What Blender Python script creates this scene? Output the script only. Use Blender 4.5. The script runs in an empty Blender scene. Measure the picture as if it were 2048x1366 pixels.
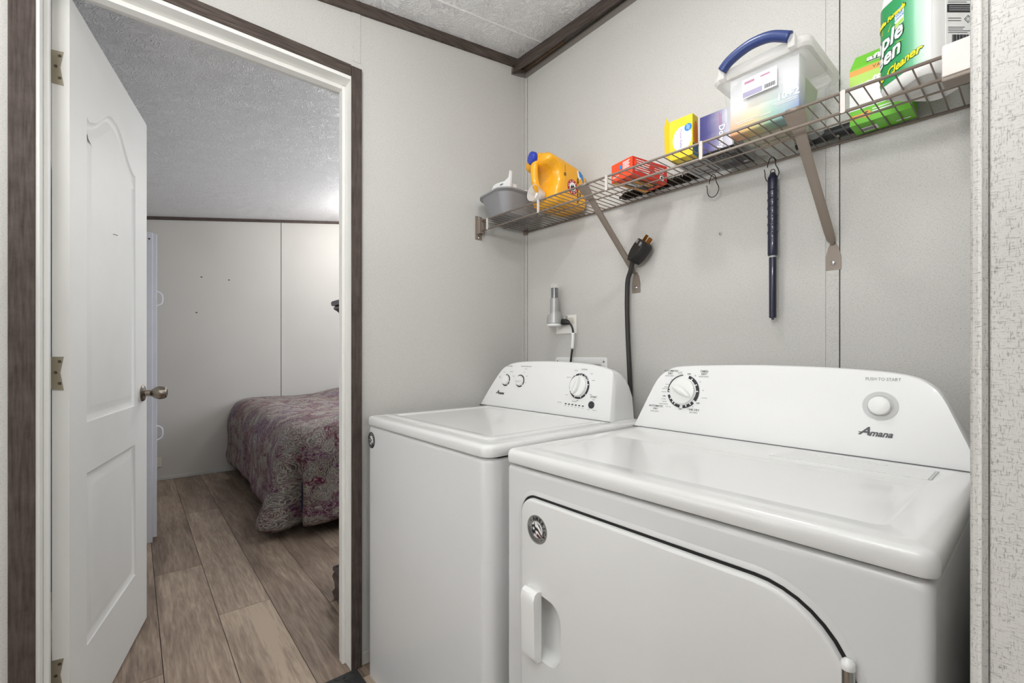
import bpy, bmesh, math, random
from mathutils import Vector, Matrix
random.seed(7)
S = bpy.context.scene
COL = S.collection
PI = math.pi

# ------------------------------------------------------------------ camera
F_PX = 900.0
cam = bpy.data.cameras.new('camera'); camo = bpy.data.objects.new('camera', cam); COL.objects.link(camo)
cam.sensor_fit = 'HORIZONTAL'; cam.sensor_width = 36.0; cam.lens = 36.0*F_PX/2048
cam.shift_y = (712-683)/2048.0
cam.clip_start = .02
camo.location = (1.62, -1.449, 1.135)
camo.rotation_euler = (PI/2, 0, math.atan2(.765, .644))
S.camera = camo

# ------------------------------------------------------------------ world, lights, exposure
S.view_settings.view_transform = 'Standard'; S.view_settings.look = 'None'
S.view_settings.exposure = 0.02; S.view_settings.gamma = 1.0
S.view_settings.use_curve_mapping = False
w = bpy.data.worlds.new('world'); S.world = w; w.use_nodes = True
w.node_tree.nodes['Background'].inputs[0].default_value = (.8, .85, .9, 1)
w.node_tree.nodes['Background'].inputs[1].default_value = .3

def area(name, loc, size, power, color, aim=None, shape='DISK'):
    l = bpy.data.lights.new(name, 'AREA'); l.shape = shape; l.size = size; l.energy = power; l.color = color
    if shape == 'RECTANGLE': l.size_y = size
    o = bpy.data.objects.new(name, l); COL.objects.link(o); o.location = loc
    if aim:
        o.rotation_euler = (Vector(aim)-Vector(loc)).to_track_quat('-Z', 'Y').to_euler()
    return o
def point(name, loc, r, power, color):
    l = bpy.data.lights.new(name, 'POINT'); l.shadow_soft_size = r; l.energy = power; l.color = color
    o = bpy.data.objects.new(name, l); COL.objects.link(o); o.location = loc
WB = (.985, .993, 1)
area('laundry_ceiling_lamp', (.95, -.72, 2.38), .13, 4.6, WB)
area('bounced_flash', (1.5, -2.0, 1.7), .5, 36, WB, (1.4, -1.7, 2.3))
area('laundry_soft_light', (2.45, -1.30, 1.5), .5, 8, WB, (0, -1.2, 1.3), 'SQUARE')  # added fill right of the view, brightens the door wall
area('laundry_front_light', (.45, -2.7, 1.2), 1.1, 9, WB, (.3, 0, .6), 'SQUARE')  # unseen fill added to brighten the washer and dryer fronts
point('bedroom_ceiling_lamp', (-2.70, .52, 2.50), .09, 31, (1, .98, .96))
area('bedroom_window_light', (-1.9, 1.45, 1.5), 1.1, 24, (.82, .89, 1), (-1.9, -1, 1.0), 'SQUARE')
area('bedroom_soft_light', (-.50, 1.0, 1.8), .8, 11, (.93, .96, 1), (-2.3, -1.0, .9), 'SQUARE')  # fill added out of sight behind the partition, for cabinet and bed front
area('bedroom_fill_light', (-1.6, -.2, 2.25), 1.0, 4, (1, .985, .97))

# ------------------------------------------------------------------ materials
def sr(r, g, b):
    f = lambda c: ((c/255+.055)/1.055)**2.4 if c/255 > .04045 else c/255/12.92
    return (f(r), f(g), f(b), 1)
MATS = {}
class NT:
    def __init__(s, name, rough=.5, metal=0, spec=.5):
        s.m = bpy.data.materials.new(name); s.m.use_nodes = True; s.t = s.m.node_tree
        s.b = s.t.nodes['Principled BSDF']; s.b.inputs['Roughness'].default_value = rough
        s.b.inputs['Metallic'].default_value = metal
        s.b.inputs['Specular IOR Level'].default_value = spec
        MATS[name] = s.m
    def n(s, typ, **k):
        x = s.t.nodes.new(typ)
        for a, v in k.items(): setattr(x, a, v)
        return x
    def l(s, a, b): s.t.links.new(a, b)
    def coord(s, kind='Object', scale=(1,1,1), rot=(0,0,0)):
        c = s.n('ShaderNodeTexCoord'); m = s.n('ShaderNodeMapping')
        m.inputs['Scale'].default_value = scale; m.inputs['Rotation'].default_value = rot
        s.l(c.outputs[kind], m.inputs[0]); return m.outputs[0]
    def noise(s, vec, scale=1, detail=2, rough=.5, dist=0):
        x = s.n('ShaderNodeTexNoise'); x.inputs['Scale'].default_value = scale
        x.inputs['Detail'].default_value = detail; x.inputs['Roughness'].default_value = rough
        x.inputs['Distortion'].default_value = dist
        s.l(vec, x.inputs['Vector']); return x.outputs['Fac']
    def ramp(s, fac, stops):
        r = s.n('ShaderNodeValToRGB'); e = r.color_ramp.elements
        while len(e) < len(stops): e.new(.5)
        for i, (p, c) in enumerate(stops): e[i].position = p; e[i].color = c
        s.l(fac, r.inputs[0]); return r.outputs[0]
    def mix(s, fac, a, b, typ='MIX'):
        x = s.n('ShaderNodeMix', data_type='RGBA', blend_type=typ)
        for i, v in ((0, fac), (6, a), (7, b)):
            if hasattr(v, 'is_linked'): s.l(v, x.inputs[i])
            else: x.inputs[i].default_value = v
        return x.outputs[2]
    def math(s, op, a, b=0):
        x = s.n('ShaderNodeMath', operation=op)
        for i, v in ((0, a), (1, b)):
            if hasattr(v, 'is_linked'): s.l(v, x.inputs[i])
            else: x.inputs[i].default_value = v
        return x.outputs[0]
    def color(s, c):
        if hasattr(c, 'is_linked'): s.l(c, s.b.inputs['Base Color'])
        else: s.b.inputs['Base Color'].default_value = c
    def bump(s, h, strength=.3, dist=.01):
        x = s.n('ShaderNodeBump'); x.inputs['Strength'].default_value = strength; x.inputs['Distance'].default_value = dist
        s.l(h, x.inputs['Height']); s.l(x.outputs[0], s.b.inputs['Normal'])

def plain(name, rgb, rough=.5, metal=0, spec=.5, coat=0, var=.03):
    n = NT(name, rough, metal, spec)
    v = n.coord(scale=(9, 9, 9)); f = n.noise(v, 1.0, 3)
    c = sr(*rgb); lo = tuple(max(0, x*(1-var)) for x in c[:3])+(1,); hi = tuple(min(1, x*(1+var)) for x in c[:3])+(1,)
    n.color(n.ramp(f, [(.3, lo), (.7, hi)]))
    n.b.inputs['Coat Weight'].default_value = coat
    return n.m

def wallmat(name, rgb, fleck=.78):
    n = NT(name, .62, 0, .35)
    h = n.noise(n.coord(scale=(230, 230, 1400)), 1, 2, .6)
    v = n.noise(n.coord(scale=(1300, 1300, 240)), 1, 2, .6)
    big = n.noise(n.coord(scale=(1.3, 1.3, 1.3)), 1, 2)
    c = sr(*rgb)
    m = lambda k: tuple(x*k for x in c[:3])+(1,)
    base = n.ramp(big, [(.3, m(.96)), (.7, m(1.03))])
    f1 = n.ramp(h, [(.57, (1,1,1,1)), (.68, (fleck, fleck, fleck, 1))])
    f2 = n.ramp(v, [(.57, (1,1,1,1)), (.68, (fleck, fleck, fleck, 1))])
    n.color(n.mix(1.0, n.mix(1.0, base, f1, 'MULTIPLY'), f2, 'MULTIPLY'))
    n.bump(n.math('ADD', h, v), .12, .002)
    return n.m
wallmat('wallpaper', (200, 198, 193), .60)
wallmat('bedroom_panel', (196, 193, 187), .95)

def ceilmat():
    n = NT('stomped_ceiling', .42, 0, .45)
    v = n.coord(scale=(1,1,1))
    d = n.n('ShaderNodeTexNoise'); d.inputs['Scale'].default_value = 7; d.inputs['Detail'].default_value = 2
    n.l(v, d.inputs['Vector'])
    mx = n.n('ShaderNodeVectorMath', operation='SCALE'); mx.inputs['Scale'].default_value = .28
    n.l(d.outputs['Color'], mx.inputs[0])
    ad = n.n('ShaderNodeVectorMath', operation='ADD'); n.l(v, ad.inputs[0]); n.l(mx.outputs[0], ad.inputs[1])
    wv = n.n('ShaderNodeTexNoise'); wv.inputs['Scale'].default_value = 40; wv.inputs['Detail'].default_value = 3
    wv.inputs['Distortion'].default_value = 1.4
    n.l(ad.outputs[0], wv.inputs['Vector'])
    r = n.n('ShaderNodeMath', operation='ABSOLUTE')
    s_ = n.math('SUBTRACT', wv.outputs['Fac'], .5); n.l(s_, r.inputs[0])
    hgt = n.ramp(r.outputs[0], [(.0, (1,1,1,1)), (.075, (0,0,0,1))])
    n.color(sr(236, 236, 236))
    n.bump(hgt, .60, .006)
ceilmat()

def woodtrim():
    n = NT('dark_trim', .6, 0, .25)
    g = n.noise(n.coord(scale=(22, 22, 22)), 1, 4, .6)
    f = n.noise(n.coord(scale=(160, 160, 12)), 1, 3)
    f2 = n.noise(n.coord(scale=(12, 12, 200)), 1, 3)
    mm = n.math('ADD', n.math('MULTIPLY', f, .6), n.math('MULTIPLY', g, .4))
    n.color(n.ramp(mm, [(.32, sr(56, 47, 43)), (.5, sr(76, 66, 61)), (.7, sr(94, 84, 78))]))
woodtrim()
def vtrim():
    n = NT('dark_trim_level', .6, 0, .25)
    f = n.noise(n.coord(scale=(12, 12, 240)), 1, 3)
    n.color(n.ramp(f, [(.32, sr(58, 49, 45)), (.5, sr(78, 68, 62)), (.7, sr(94, 84, 78))]))
vtrim()

def plankmat():
    n = NT('vinyl_plank', .42, 0, .4)
    oi = n.n('ShaderNodeObjectInfo'); rnd = oi.outputs['Random']
    sc_ = n.n('ShaderNodeSeparateColor'); n.l(oi.outputs['Color'], sc_.inputs[0]); tone = sc_.outputs[0]; geo = n.n('ShaderNodeNewGeometry')
    off = n.n('ShaderNodeCombineXYZ'); n.l(n.math('MULTIPLY', rnd, 37), off.inputs[0]); n.l(n.math('MULTIPLY', rnd, 91), off.inputs[1])
    ad = n.n('ShaderNodeVectorMath', operation='ADD'); n.l(geo.outputs['Position'], ad.inputs[0]); n.l(off.outputs[0], ad.inputs[1])
    def mp(sc):
        m = n.n('ShaderNodeMapping'); m.inputs['Scale'].default_value = sc; n.l(ad.outputs[0], m.inputs[0]); return m.outputs[0]
    broad = n.noise(mp((1.3, 7, 1)), 1, 3, .6, .6)
    fine = n.noise(mp((9, 110, 1)), 1, 4, .65, .4)
    rings = n.noise(mp((1.8, 22, 1)), 1, 3, .6, 1.6)
    mm = n.math('ADD', n.math('ADD', n.math('MULTIPLY', broad, .40), n.math('MULTIPLY', fine, .34)), n.math('MULTIPLY', rings, .32))
    mm = n.math('ADD', mm, n.math('MULTIPLY', n.math('SUBTRACT', tone, .5), .42))
    n.color(n.ramp(mm, [(.32, sr(84, 70, 60)), (.45, sr(122, 105, 91)), (.55, sr(150, 132, 116)), (.67, sr(182, 164, 144))]))
    n.bump(fine, .08, .001)
plankmat()

def paisley():
    n = NT('paisley_fabric', .6, 0, .3)
    uv = n.coord('UV', (1, 1, 1))
    def warp(src, scale, amt):
        d = n.n('ShaderNodeTexNoise'); d.inputs['Scale'].default_value = scale; d.inputs['Detail'].default_value = 2
        n.l(src, d.inputs['Vector'])
        sb = n.n('ShaderNodeVectorMath', operation='SUBTRACT'); n.l(d.outputs['Color'], sb.inputs[0]); sb.inputs[1].default_value = (.5, .5, .5)
        sc = n.n('ShaderNodeVectorMath', operation='SCALE'); sc.inputs['Scale'].default_value = amt; n.l(sb.outputs[0], sc.inputs[0])
        ad = n.n('ShaderNodeVectorMath', operation='ADD'); n.l(src, ad.inputs[0]); n.l(sc.outputs[0], ad.inputs[1])
        return ad.outputs[0]
    w1 = warp(warp(uv, 5, .22), 17, .05)
    v = n.n('ShaderNodeTexVoronoi', feature='F1'); v.inputs['Scale'].default_value = 10; n.l(w1, v.inputs['Vector'])
    dist = v.outputs['Distance']
    ring = n.math('SINE', n.math('MULTIPLY', dist, 62))
    line = n.ramp(ring, [(.55, (0,0,0,1)), (.85, (1,1,1,1))])
    inside = n.ramp(dist, [(.50, (1,1,1,1)), (.56, (0,0,0,1))])
    fil = n.noise(w1, 34, 2, .5, 2.0)
    fl = n.ramp(n.math('ABSOLUTE', n.math('SUBTRACT', fil, .5)), [(.010, (1,1,1,1)), (.045, (0,0,0,1))])
    blotch = n.ramp(n.noise(w1, 26, 2, .5, 1.0), [(.47, (0,0,0,1)), (.53, (1,1,1,1))])
    cr = n.n('ShaderNodeSeparateColor'); n.l(v.outputs['Color'], cr.inputs[0])
    ground = n.ramp(n.noise(uv, 2.6, 2), [(.35, sr(92, 30, 44)), (.55, sr(86, 36, 72)), (.75, sr(76, 60, 102))])
    gground = n.mix(n.math('MULTIPLY', blotch, .50), ground, sr(104, 98, 96))
    inner = n.ramp(cr.outputs[0], [(.0, sr(104, 100, 96)), (.35, sr(126, 120, 114)), (.7, sr(80, 68, 60)), (1, sr(112, 112, 112))])
    base = n.mix(inside, gground, inner)
    base = n.mix(n.math('MULTIPLY', n.math('MULTIPLY', inside, blotch), .35), base, ground)
    lm = n.math('MAXIMUM', n.math('MULTIPLY', n.math('MULTIPLY', line, inside), .62), n.math('MULTIPLY', fl, .60))
    n.color(n.mix(lm, base, sr(196, 188, 176)))
    n.bump(n.noise(uv, 22, 3), .35, .008)
paisley()

W = (226, 226, 224)
plain('appliance_white', (232, 232, 230), .22, 0, .5, .3, .005)
plain('appliance_side', (222, 222, 221), .30, 0, .5, .2, .005)
plain('console_white', (236, 236, 235), .30, 0, .5, .2, .005)
plain('knob_white', (238, 238, 236), .28, 0, .5, .2, .005)
plain('dark_gap', (28, 28, 28), .8)
plain('print_grey', (96, 96, 98), .6)
plain('print_light', (160, 160, 160), .6)
plain('print_dark', (52, 52, 56), .6)
plain('ring_grey', (198, 198, 197), .4)
plain('door_white', (226, 225, 220), .55, 0, .5, 0, .012)
plain('jamb_white', (232, 231, 226), .35, 0, .5, 0, .012)
plain('nickel', (150, 141, 130), .30, 1, .5, 0, .08)
plain('hinge_dark', (96, 88, 74), .4, .8)
plain('hinge_metal', (176, 168, 150), .42, .75, .5, 0, .10)
plain('chrome', (190, 190, 190), .2, 1)
plain('shelf_taupe', (136, 124, 113), .42, .1, .5, .1)
plain('shelf_clip', (205, 198, 192), .35, 0, .5, .2)
plain('bracket_white', (222, 214, 208), .4)
plain('tub_grey', (138, 138, 140), .38, 0, .5)
plain('plastic_white', (235, 235, 233), .35)
plain('jug_yellow', (236, 168, 30), .30, 0, .5, .2, .01)
plain('cap_blue', (38, 62, 170), .35)
plain('label_blue', (40, 130, 200), .5)
plain('label_white', (240, 240, 238), .5)
plain('label_red', (178, 40, 44), .5)
plain('ink_black', (30, 28, 28), .6)
plain('box_orange', (232, 78, 38), .45)
plain('box_red', (205, 48, 36), .45)
plain('box_yellow', (230, 200, 44), .45)
plain('box_yellow_dark', (196, 160, 40), .5)
plain('box_swirl', (222, 128, 40), .45)
plain('box_teal', (70, 120, 140), .45)
plain('lilac_ink', (150, 130, 180), .5)
plain('navy_box', (46, 48, 112), .45)
plain('lavender', (158, 152, 178), .45)
plain('pink_ink', (176, 120, 150), .5)
plain('box_black', (44, 44, 46), .5)
plain('card_grey', (168, 168, 168), .5)
plain('lime', (112, 196, 44), .42)
plain('lime_dark', (84, 160, 36), .42)
plain('label_orange', (226, 160, 70), .5)
plain('green_label', (40, 150, 80), .38)
plain('green_dark', (30, 88, 56), .4)
plain('text_yellow', (244, 226, 40), .45)
plain('jug_white', (236, 235, 232), .32, 0, .5, .1)
plain('paper_green', (196, 206, 182), .6)
plain('lime_pale', (176, 214, 96), .5)
plain('handle_blue', (40, 58, 112), .35, 0, .5, .2)
plain('tube_black', (24, 26, 28), .4)
plain('bristle', (62, 52, 43), .8)
plain('wire_black', (22, 22, 24), .4, .5)
plain('pole_navy', (28, 30, 52), .35, 0, .5, .3)
plain('cord_black', (34, 33, 33), .5)
plain('cord_grey', (44, 41, 39), .55)
plain('copper', (176, 116, 50), .35, .9)
plain('torch_silver', (172, 172, 170), .38, .25)
plain('lens_dark', (40, 40, 38), .15, 0, .6, .5)
plain('outlet_white', (232, 230, 224), .4)
plain('outlet_cream', (216, 210, 196), .4)
plain('rubber_black', (50, 50, 50), .55)
plain('chest_brown', (44, 34, 34), .3, 0, .5, .3)
plain('cabinet_white', (228, 230, 238), .35)
plain('garment_blue', (52, 72, 104), .8, 0, .3, 0, .6)
plain('garment_dark', (26, 26, 34), .8, 0, .3, 0, .5)
plain('sticker_silver', (150, 150, 146), .35, .4)
plain('sticker_black', (36, 36, 42), .4)
plain('sticker_maroon', (88, 44, 48), .4)
plain('base_vinyl', (192, 192, 188), .5)
plain('mattress_dark', (52, 54, 70), .8)
plain('floor_under', (40, 35, 31), .7)
plain('dark_strip', (124, 118, 111), .7)
plain('raw_edge', (150, 126, 100), .8)
plain('content_tan', (200, 190, 160), .5)

def clear(name, rgb, rough, tr, alpha):
    n = NT(name, rough); n.b.inputs['Base Color'].default_value = sr(*rgb)
    n.b.inputs['Transmission Weight'].default_value = tr; n.b.inputs['IOR'].default_value = 1.2
    n.b.inputs['Alpha'].default_value = alpha
    return n.m
clear('clear_plastic', (228, 230, 228), .25, .0, .20)
clear('frosted_rim', (236, 234, 230), .35, .0, .42)
clear('clear_cup', (240, 236, 232), .15, .0, .42)

clear('clear_shell', (235, 235, 233), .12, .0, .16)

def rainbow():
    n = NT('rainbow_pack', .45)
    c = n.n('ShaderNodeTexCoord'); s = n.n('ShaderNodeSeparateXYZ'); n.l(c.outputs['Object'], s.inputs[0])
    # object coordinates: x 0..0.175 across, z 0..0.155 up
    k = n.math('SUBTRACT', n.math('MULTIPLY', s.outputs[2], 7.0), n.math('MULTIPLY', s.outputs[0], .3))
    k = n.math('ADD', k, n.math('MULTIPLY', n.noise(n.coord(scale=(12, 12, 12)), 1, 2), .12))
    band = n.ramp(s.outputs[0], [(.0, sr(232, 150, 90)), (.05, sr(226, 190, 90)), (.10, sr(120, 180, 150)), (.17, sr(96, 122, 190))])
    top = sr(232, 232, 234)
    f = n.ramp(k, [(.12, (0,0,0,1)), (.62, (1,1,1,1))])
    n.color(n.mix(f, band, top))
rainbow()
def sheer():
    n = NT('fade_lavender', .45)
    c = n.n('ShaderNodeTexCoord'); s = n.n('ShaderNodeSeparateXYZ'); n.l(c.outputs['Object'], s.inputs[0])
    f = n.math('ADD', n.math('MULTIPLY', s.outputs[0], 10), n.math('MULTIPLY', n.noise(n.coord(scale=(30, 30, 30)), 1, 3), .25))
    n.color(n.ramp(f, [(.05, sr(40, 42, 108)), (.35, sr(70, 66, 124)), (.7, sr(150, 146, 170)), (1.0, sr(206, 206, 214))]))
sheer()
def greenfade():
    n = NT('green_fade', .38)
    c = n.n('ShaderNodeTexCoord'); s = n.n('ShaderNodeSeparateXYZ'); n.l(c.outputs['UV'], s.inputs[0])
    n.color(n.ramp(s.outputs[0], [(.0, sr(38, 128, 66)), (.62, sr(52, 158, 96)), (.80, sr(120, 190, 150)), (1, sr(236, 236, 234))]))
greenfade()
M = MATS

# ------------------------------------------------------------------ geometry helpers
ROOT = {}
def NB(): return bmesh.new()
def obj(name, bm, mat, parent=None, smooth=False, origin=None):
    me = bpy.data.meshes.new(name)
    bmesh.ops.remove_doubles(bm, verts=bm.verts, dist=1e-6)
    org = Vector((0, 0, 0))
    if parent is not None: org = ROOT[parent.name]
    elif origin is not None: org = Vector(origin)
    o = bpy.data.objects.new(name, me)
    my = org
    if origin is not None: my = Vector(origin)
    bmesh.ops.translate(bm, verts=bm.verts, vec=-my)
    bmesh.ops.recalc_face_normals(bm, faces=bm.faces)
    bm.to_mesh(me); bm.free()
    if smooth is not False:
        me.shade_smooth()
        if smooth is not True:
            me.set_sharp_from_angle(angle=math.radians(smooth))
    if mat: me.materials.append(M[mat] if isinstance(mat, str) else mat)
    COL.objects.link(o)
    if name in ('lettering', 'dial_ticks', 'dial_ring', 'status_lights', 'barcode', 'bottom_text', 'print', 'rays', 'band_text'): o['kind'] = 'stuff'
    ROOT[o.name] = my.copy()
    if parent is not None:
        o.parent = parent; o.location = my-org
    else: o.location = my
    return o
def tag(o, label, cat, group=None):
    o['label'] = label; o['category'] = cat
    if group: o['group'] = group
    return o
def thing(name, label, cat, loc, group=None):
    o = bpy.data.objects.new(name, None); COL.objects.link(o); o.location = loc; o.empty_display_size = .05
    ROOT[o.name] = Vector(loc)
    return tag(o, label, cat, group)
def struct(o): o['kind'] = 'structure'; return o
def lab(o, s): o['label'] = s; return o

def box(bm, x0, y0, z0, x1, y1, z1, bev=0, seg=2, mtx=None):
    r = bmesh.ops.create_cube(bm, size=1)
    vs = r['verts']
    for v in vs:
        v.co = Vector(((x0+x1)/2+v.co.x*(x1-x0), (y0+y1)/2+v.co.y*(y1-y0), (z0+z1)/2+v.co.z*(z1-z0)))
    if bev > 0:
        es = list({e for v in vs for e in v.link_edges})
        r2 = bmesh.ops.bevel(bm, geom=es+vs, offset=bev, segments=seg, affect='EDGES', profile=.5)
        vs = list({v for f in r2['faces'] for v in f.verts} | {v for v in vs if v.is_valid})
    if mtx is not None:
        bmesh.ops.transform(bm, matrix=mtx, verts=vs)
    return vs
def frame(o, xd, yd):
    x = Vector(xd).normalized(); y = Vector(yd).normalized(); z = x.cross(y).normalized(); y = z.cross(x)
    m = Matrix((x, y, z)).transposed().to_4x4(); m.translation = Vector(o); return m
def prism(bm, pts, mtx, d0, d1):
    """polygon pts in frame xy, extruded from d0 to d1 along frame z"""
    a = [bm.verts.new(mtx @ Vector((p[0], p[1], d0))) for p in pts]
    b = [bm.verts.new(mtx @ Vector((p[0], p[1], d1))) for p in pts]
    n = len(pts)
    bm.faces.new(a); bm.faces.new(b)
    for i in range(n): bm.faces.new((a[i], a[(i+1) % n], b[(i+1) % n], b[i]))
def loft(bm, rings, closed=True, cap=True):
    R = [[bm.verts.new(Vector(p)) for p in r] for r in rings]
    n = len(R[0])
    for a, b in zip(R, R[1:]):
        for i in range(n if closed else n-1):
            j = (i+1) % n
            bm.faces.new((a[i], a[j], b[j], b[i]))
    if cap and closed:
        bm.faces.new(R[0]); bm.faces.new(R[-1])
    return R
def tube(bm, pts, r, seg=8, cap=True, radii=None):
    pts = [Vector(p) for p in pts]; rings = []
    up = Vector((0, 0, 1))
    t0 = (pts[1]-pts[0]).normalized()
    u = t0.cross(up)
    if u.length < .1: u = t0.cross(Vector((1, 0, 0)))
    u.normalize()
    for i, p in enumerate(pts):
        t = ((pts[min(i+1, len(pts)-1)]-pts[max(i-1, 0)])).normalized()
        u = (u-t*u.dot(t)).normalized(); v = t.cross(u)
        rr = radii[i] if radii else r
        rings.append([p+(u*math.cos(2*PI*k/seg)+v*math.sin(2*PI*k/seg))*rr for k in range(seg)])
    loft(bm, rings, True, cap)
def lathe(bm, prof, mtx, seg=32, caps=True):
    """prof: (r, h) list; axis = frame z"""
    rings = [[mtx @ Vector((r*math.cos(2*PI*k/seg), r*math.sin(2*PI*k/seg), h)) for k in range(seg)] for r, h in prof]
    loft(bm, rings, True, caps)
def rrect(w, h, r, seg=6, cx=0, cy=0):
    pts = []
    rs = r if isinstance(r, (list, tuple)) else [r]*4   # TR, TL, BL, BR
    for k, (sx, sy) in enumerate(((1, 1), (-1, 1), (-1, -1), (1, -1))):
        rr = max(rs[k], 1e-4)
        ox, oy = cx+sx*(w/2-rr), cy+sy*(h/2-rr)
        for i in range(seg+1):
            a = k*PI/2+i/seg*PI/2
            pts.append((ox+rr*math.cos(a), oy+rr*math.sin(a)))
    return pts
def inset(pts, d):
    n = len(pts); out = []
    A = sum(pts[i][0]*pts[(i+1) % n][1]-pts[(i+1) % n][0]*pts[i][1] for i in range(n))
    sg = 1 if A > 0 else -1
    for i in range(n):
        p0, p1, p2 = Vector(pts[i-1]), Vector(pts[i]), Vector(pts[(i+1) % n])
        e1 = (p1-p0); e2 = (p2-p1)
        if e1.length < 1e-9: e1 = e2
        if e2.length < 1e-9: e2 = e1
        e1.normalize(); e2.normalize()
        n1 = Vector((-e1.y, e1.x))*sg; n2 = Vector((-e2.y, e2.x))*sg
        b = n1+n2
        if b.length < 1e-6: b = n1
        b.normalize(); k = max(.4, b.dot(n1))
        q = p1+b*(d/k); out.append((q.x, q.y))
    return out
def smoothpts(pts, n=6):
    out = []; P = [Vector(p) for p in pts]
    for i in range(len(P)-1):
        p0, p1, p2, p3 = P[max(i-1, 0)], P[i], P[i+1], P[min(i+2, len(P)-1)]
        for k in range(n):
            t = k/n
            out.append(.5*((2*p1)+(p2-p0)*t+(2*p0-5*p1+4*p2-p3)*t*t+(3*p1-p0-3*p2+p3)*t**3))
    out.append(P[-1]); return out
def smooth_poly(pts, n=3):
    P = [Vector((p[0], p[1], 0)) for p in pts]; out = []; m = len(P)
    for i in range(m):
        p0, p1, p2, p3 = P[i-1], P[i], P[(i+1) % m], P[(i+2) % m]
        for k in range(n):
            t = k/n
            q = .5*((2*p1)+(p2-p0)*t+(2*p0-5*p1+4*p2-p3)*t*t+(3*p1-p0-3*p2+p3)*t**3); out.append((q.x, q.y))
    return out
def text(bm, s, mtx, x, y, size, align='CENTER', bold=0, shear=0, sx=1.0, depth=.0003, rot=0, z=.0004, space=1.0):
    c = bpy.data.curves.new('t', 'FONT'); c.body = s; c.size = size; c.align_x = align; c.align_y = 'CENTER'
    c.offset = bold; c.shear = shear; c.extrude = depth/2; c.resolution_u = 2; c.space_character = space
    o = bpy.data.objects.new('t', c); COL.objects.link(o)
    dg = bpy.context.evaluated_depsgraph_get(); dg.update()
    me = bpy.data.meshes.new_from_object(o.evaluated_get(dg))
    bpy.data.objects.remove(o); bpy.data.curves.remove(c)
    t = bmesh.new(); t.from_mesh(me); bpy.data.meshes.remove(me)
    mm = mtx @ Matrix.Translation((x, y, z)) @ Matrix.Rotation(rot, 4, 'Z') @ Matrix.Diagonal((sx, 1, 1, 1))
    off = len(bm.verts)
    vs = [bm.verts.new(mm @ v.co) for v in t.verts]
    for f in t.faces:
        try: bm.faces.new([vs[v.index] for v in f.verts])
        except ValueError: pass
    t.free()
def quad(bm, mtx, x0, y0, x1, y1, z=.0003, d=.0003):
    prism(bm, [(x0, y0), (x1, y0), (x1, y1), (x0, y1)], mtx, z-d, z)
def poly(bm, mtx, pts, z=.0003, d=.0003): prism(bm, pts, mtx, z-d, z)
def disc(bm, mtx, cx, cy, r, z=.0003, d=.0003, ry=None, seg=28):
    prism(bm, [(cx+r*math.cos(2*PI*k/seg), cy+(ry or r)*math.sin(2*PI*k/seg)) for k in range(seg)], mtx, z-d, z)
def arc(bm, mtx, cx, cy, r0, r1, a0, a1, z=.0004, d=.0003, seg=14, r0b=None):
    n = max(2, int(abs(a1-a0)/360*64)+1)
    A = [math.radians(a0+(a1-a0)*i/n) for i in range(n+1)]
    r0s = [r0+((r0b if r0b is not None else r0)-r0)*i/n for i in range(n+1)]
    p = [(cx+r1*math.cos(a), cy+r1*math.sin(a)) for a in A]
    q = [(cx+r*math.cos(a), cy+r*math.sin(a)) for a, r in zip(A, r0s)]
    for i in range(n): prism(bm, [p[i], p[i+1], q[i+1], q[i]], mtx, z-d, z)

def outl(bm, pts, w, z0, z1, mm):
    q = inset(pts, w); n = len(pts)
    for i in range(n): prism(bm, [pts[i], pts[(i+1) % n], q[(i+1) % n], q[i]], mm, z0, z1)
XZ = lambda x=0, y=0, z=0: frame((x, y, z), (1, 0, 0), (0, 0, 1))       # faces -y
YZ = lambda x=0, y=0, z=0: frame((x, y, z), (0, 1, 0), (0, 0, 1))       # faces +x

# ================================================================== SETTING
def lceil(y): return 2.548+.152*y
def bceil(y): return 2.612+.164*y
# floor slab + planks
b = NB(); box(b, -3.7, -3.1, -.08, 3.0, 1.8, -.006); floor = struct(obj('floor', b, 'floor_under'))
rows = []
# tone of the planks in view: (row, index along the row from its marked joint)
TONES = {(-1, 0): .58, (-1, -1): .42, (-1, -2): .40, (0, 0): .72, (0, -1): .56, (0, -2): .36, (1, 0): .42, (1, -1): .32, (1, -2): .55, (2, 0): .66, (2, -1): .46, (2, -2): .3, (3, 0): .45, (3, -1): .6, (-2, 0): .6, (-2, -1): .5}
y = -1.163-.203*9
yy = y
butts = {-1.568: -.41, -1.365: -1.337, -1.163: -.715, -.96: -1.585, -.757: -.506, -.554: -1.105}
pl = {}
L = 1.650
k = 0
for r in range(-9, 15):
    y0 = -1.163+.203*r
    key = min(butts, key=lambda q: abs(q-y0))
    bx = butts[key] if abs(key-y0) < .01 else -3.6+((r*0.618) % 1)*L
    start = bx-L*math.ceil((bx+3.65)/L)
    x = start
    while x < 2.95:
        x0, x1 = max(x, -3.68), min(x+L, 2.98)
        y1 = min(y0+.203, 1.78)
        if x1-x0 > .02 and y1 > y0+.01 and y0 > -3.1:
            full = abs(x1-x0-L) < 1e-4
            if full and 'm' in pl:
                o = pl['m'].copy(); COL.objects.link(o); o.location = ((x0+x1)/2, (y0+y1)/2, 0)
            else:
                b = NB(); box(b, x0+.0011, y0+.0011, -.006, x1-.0011, y1-.0011, 0.0)
                for v in b.verts:
                    pass
                o = obj('plank', b, 'vinyl_plank', floor, origin=((x0+x1)/2, (y0+y1)/2, 0))
                if full: pl['m'] = o
            o.parent = floor
            tone = TONES.get((r, int(round((x-bx)/L))), None)
            if tone is None: tone = .3+.4*random.random()
            o.color = (tone, tone, tone, 1)
        x += L
# walls
def yzwall(name, x0, x1, pts, mat):
    b = NB(); prism(b, pts, YZ(0, 0, 0), x0, x1)
    return struct(obj(name, b, mat))
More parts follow.
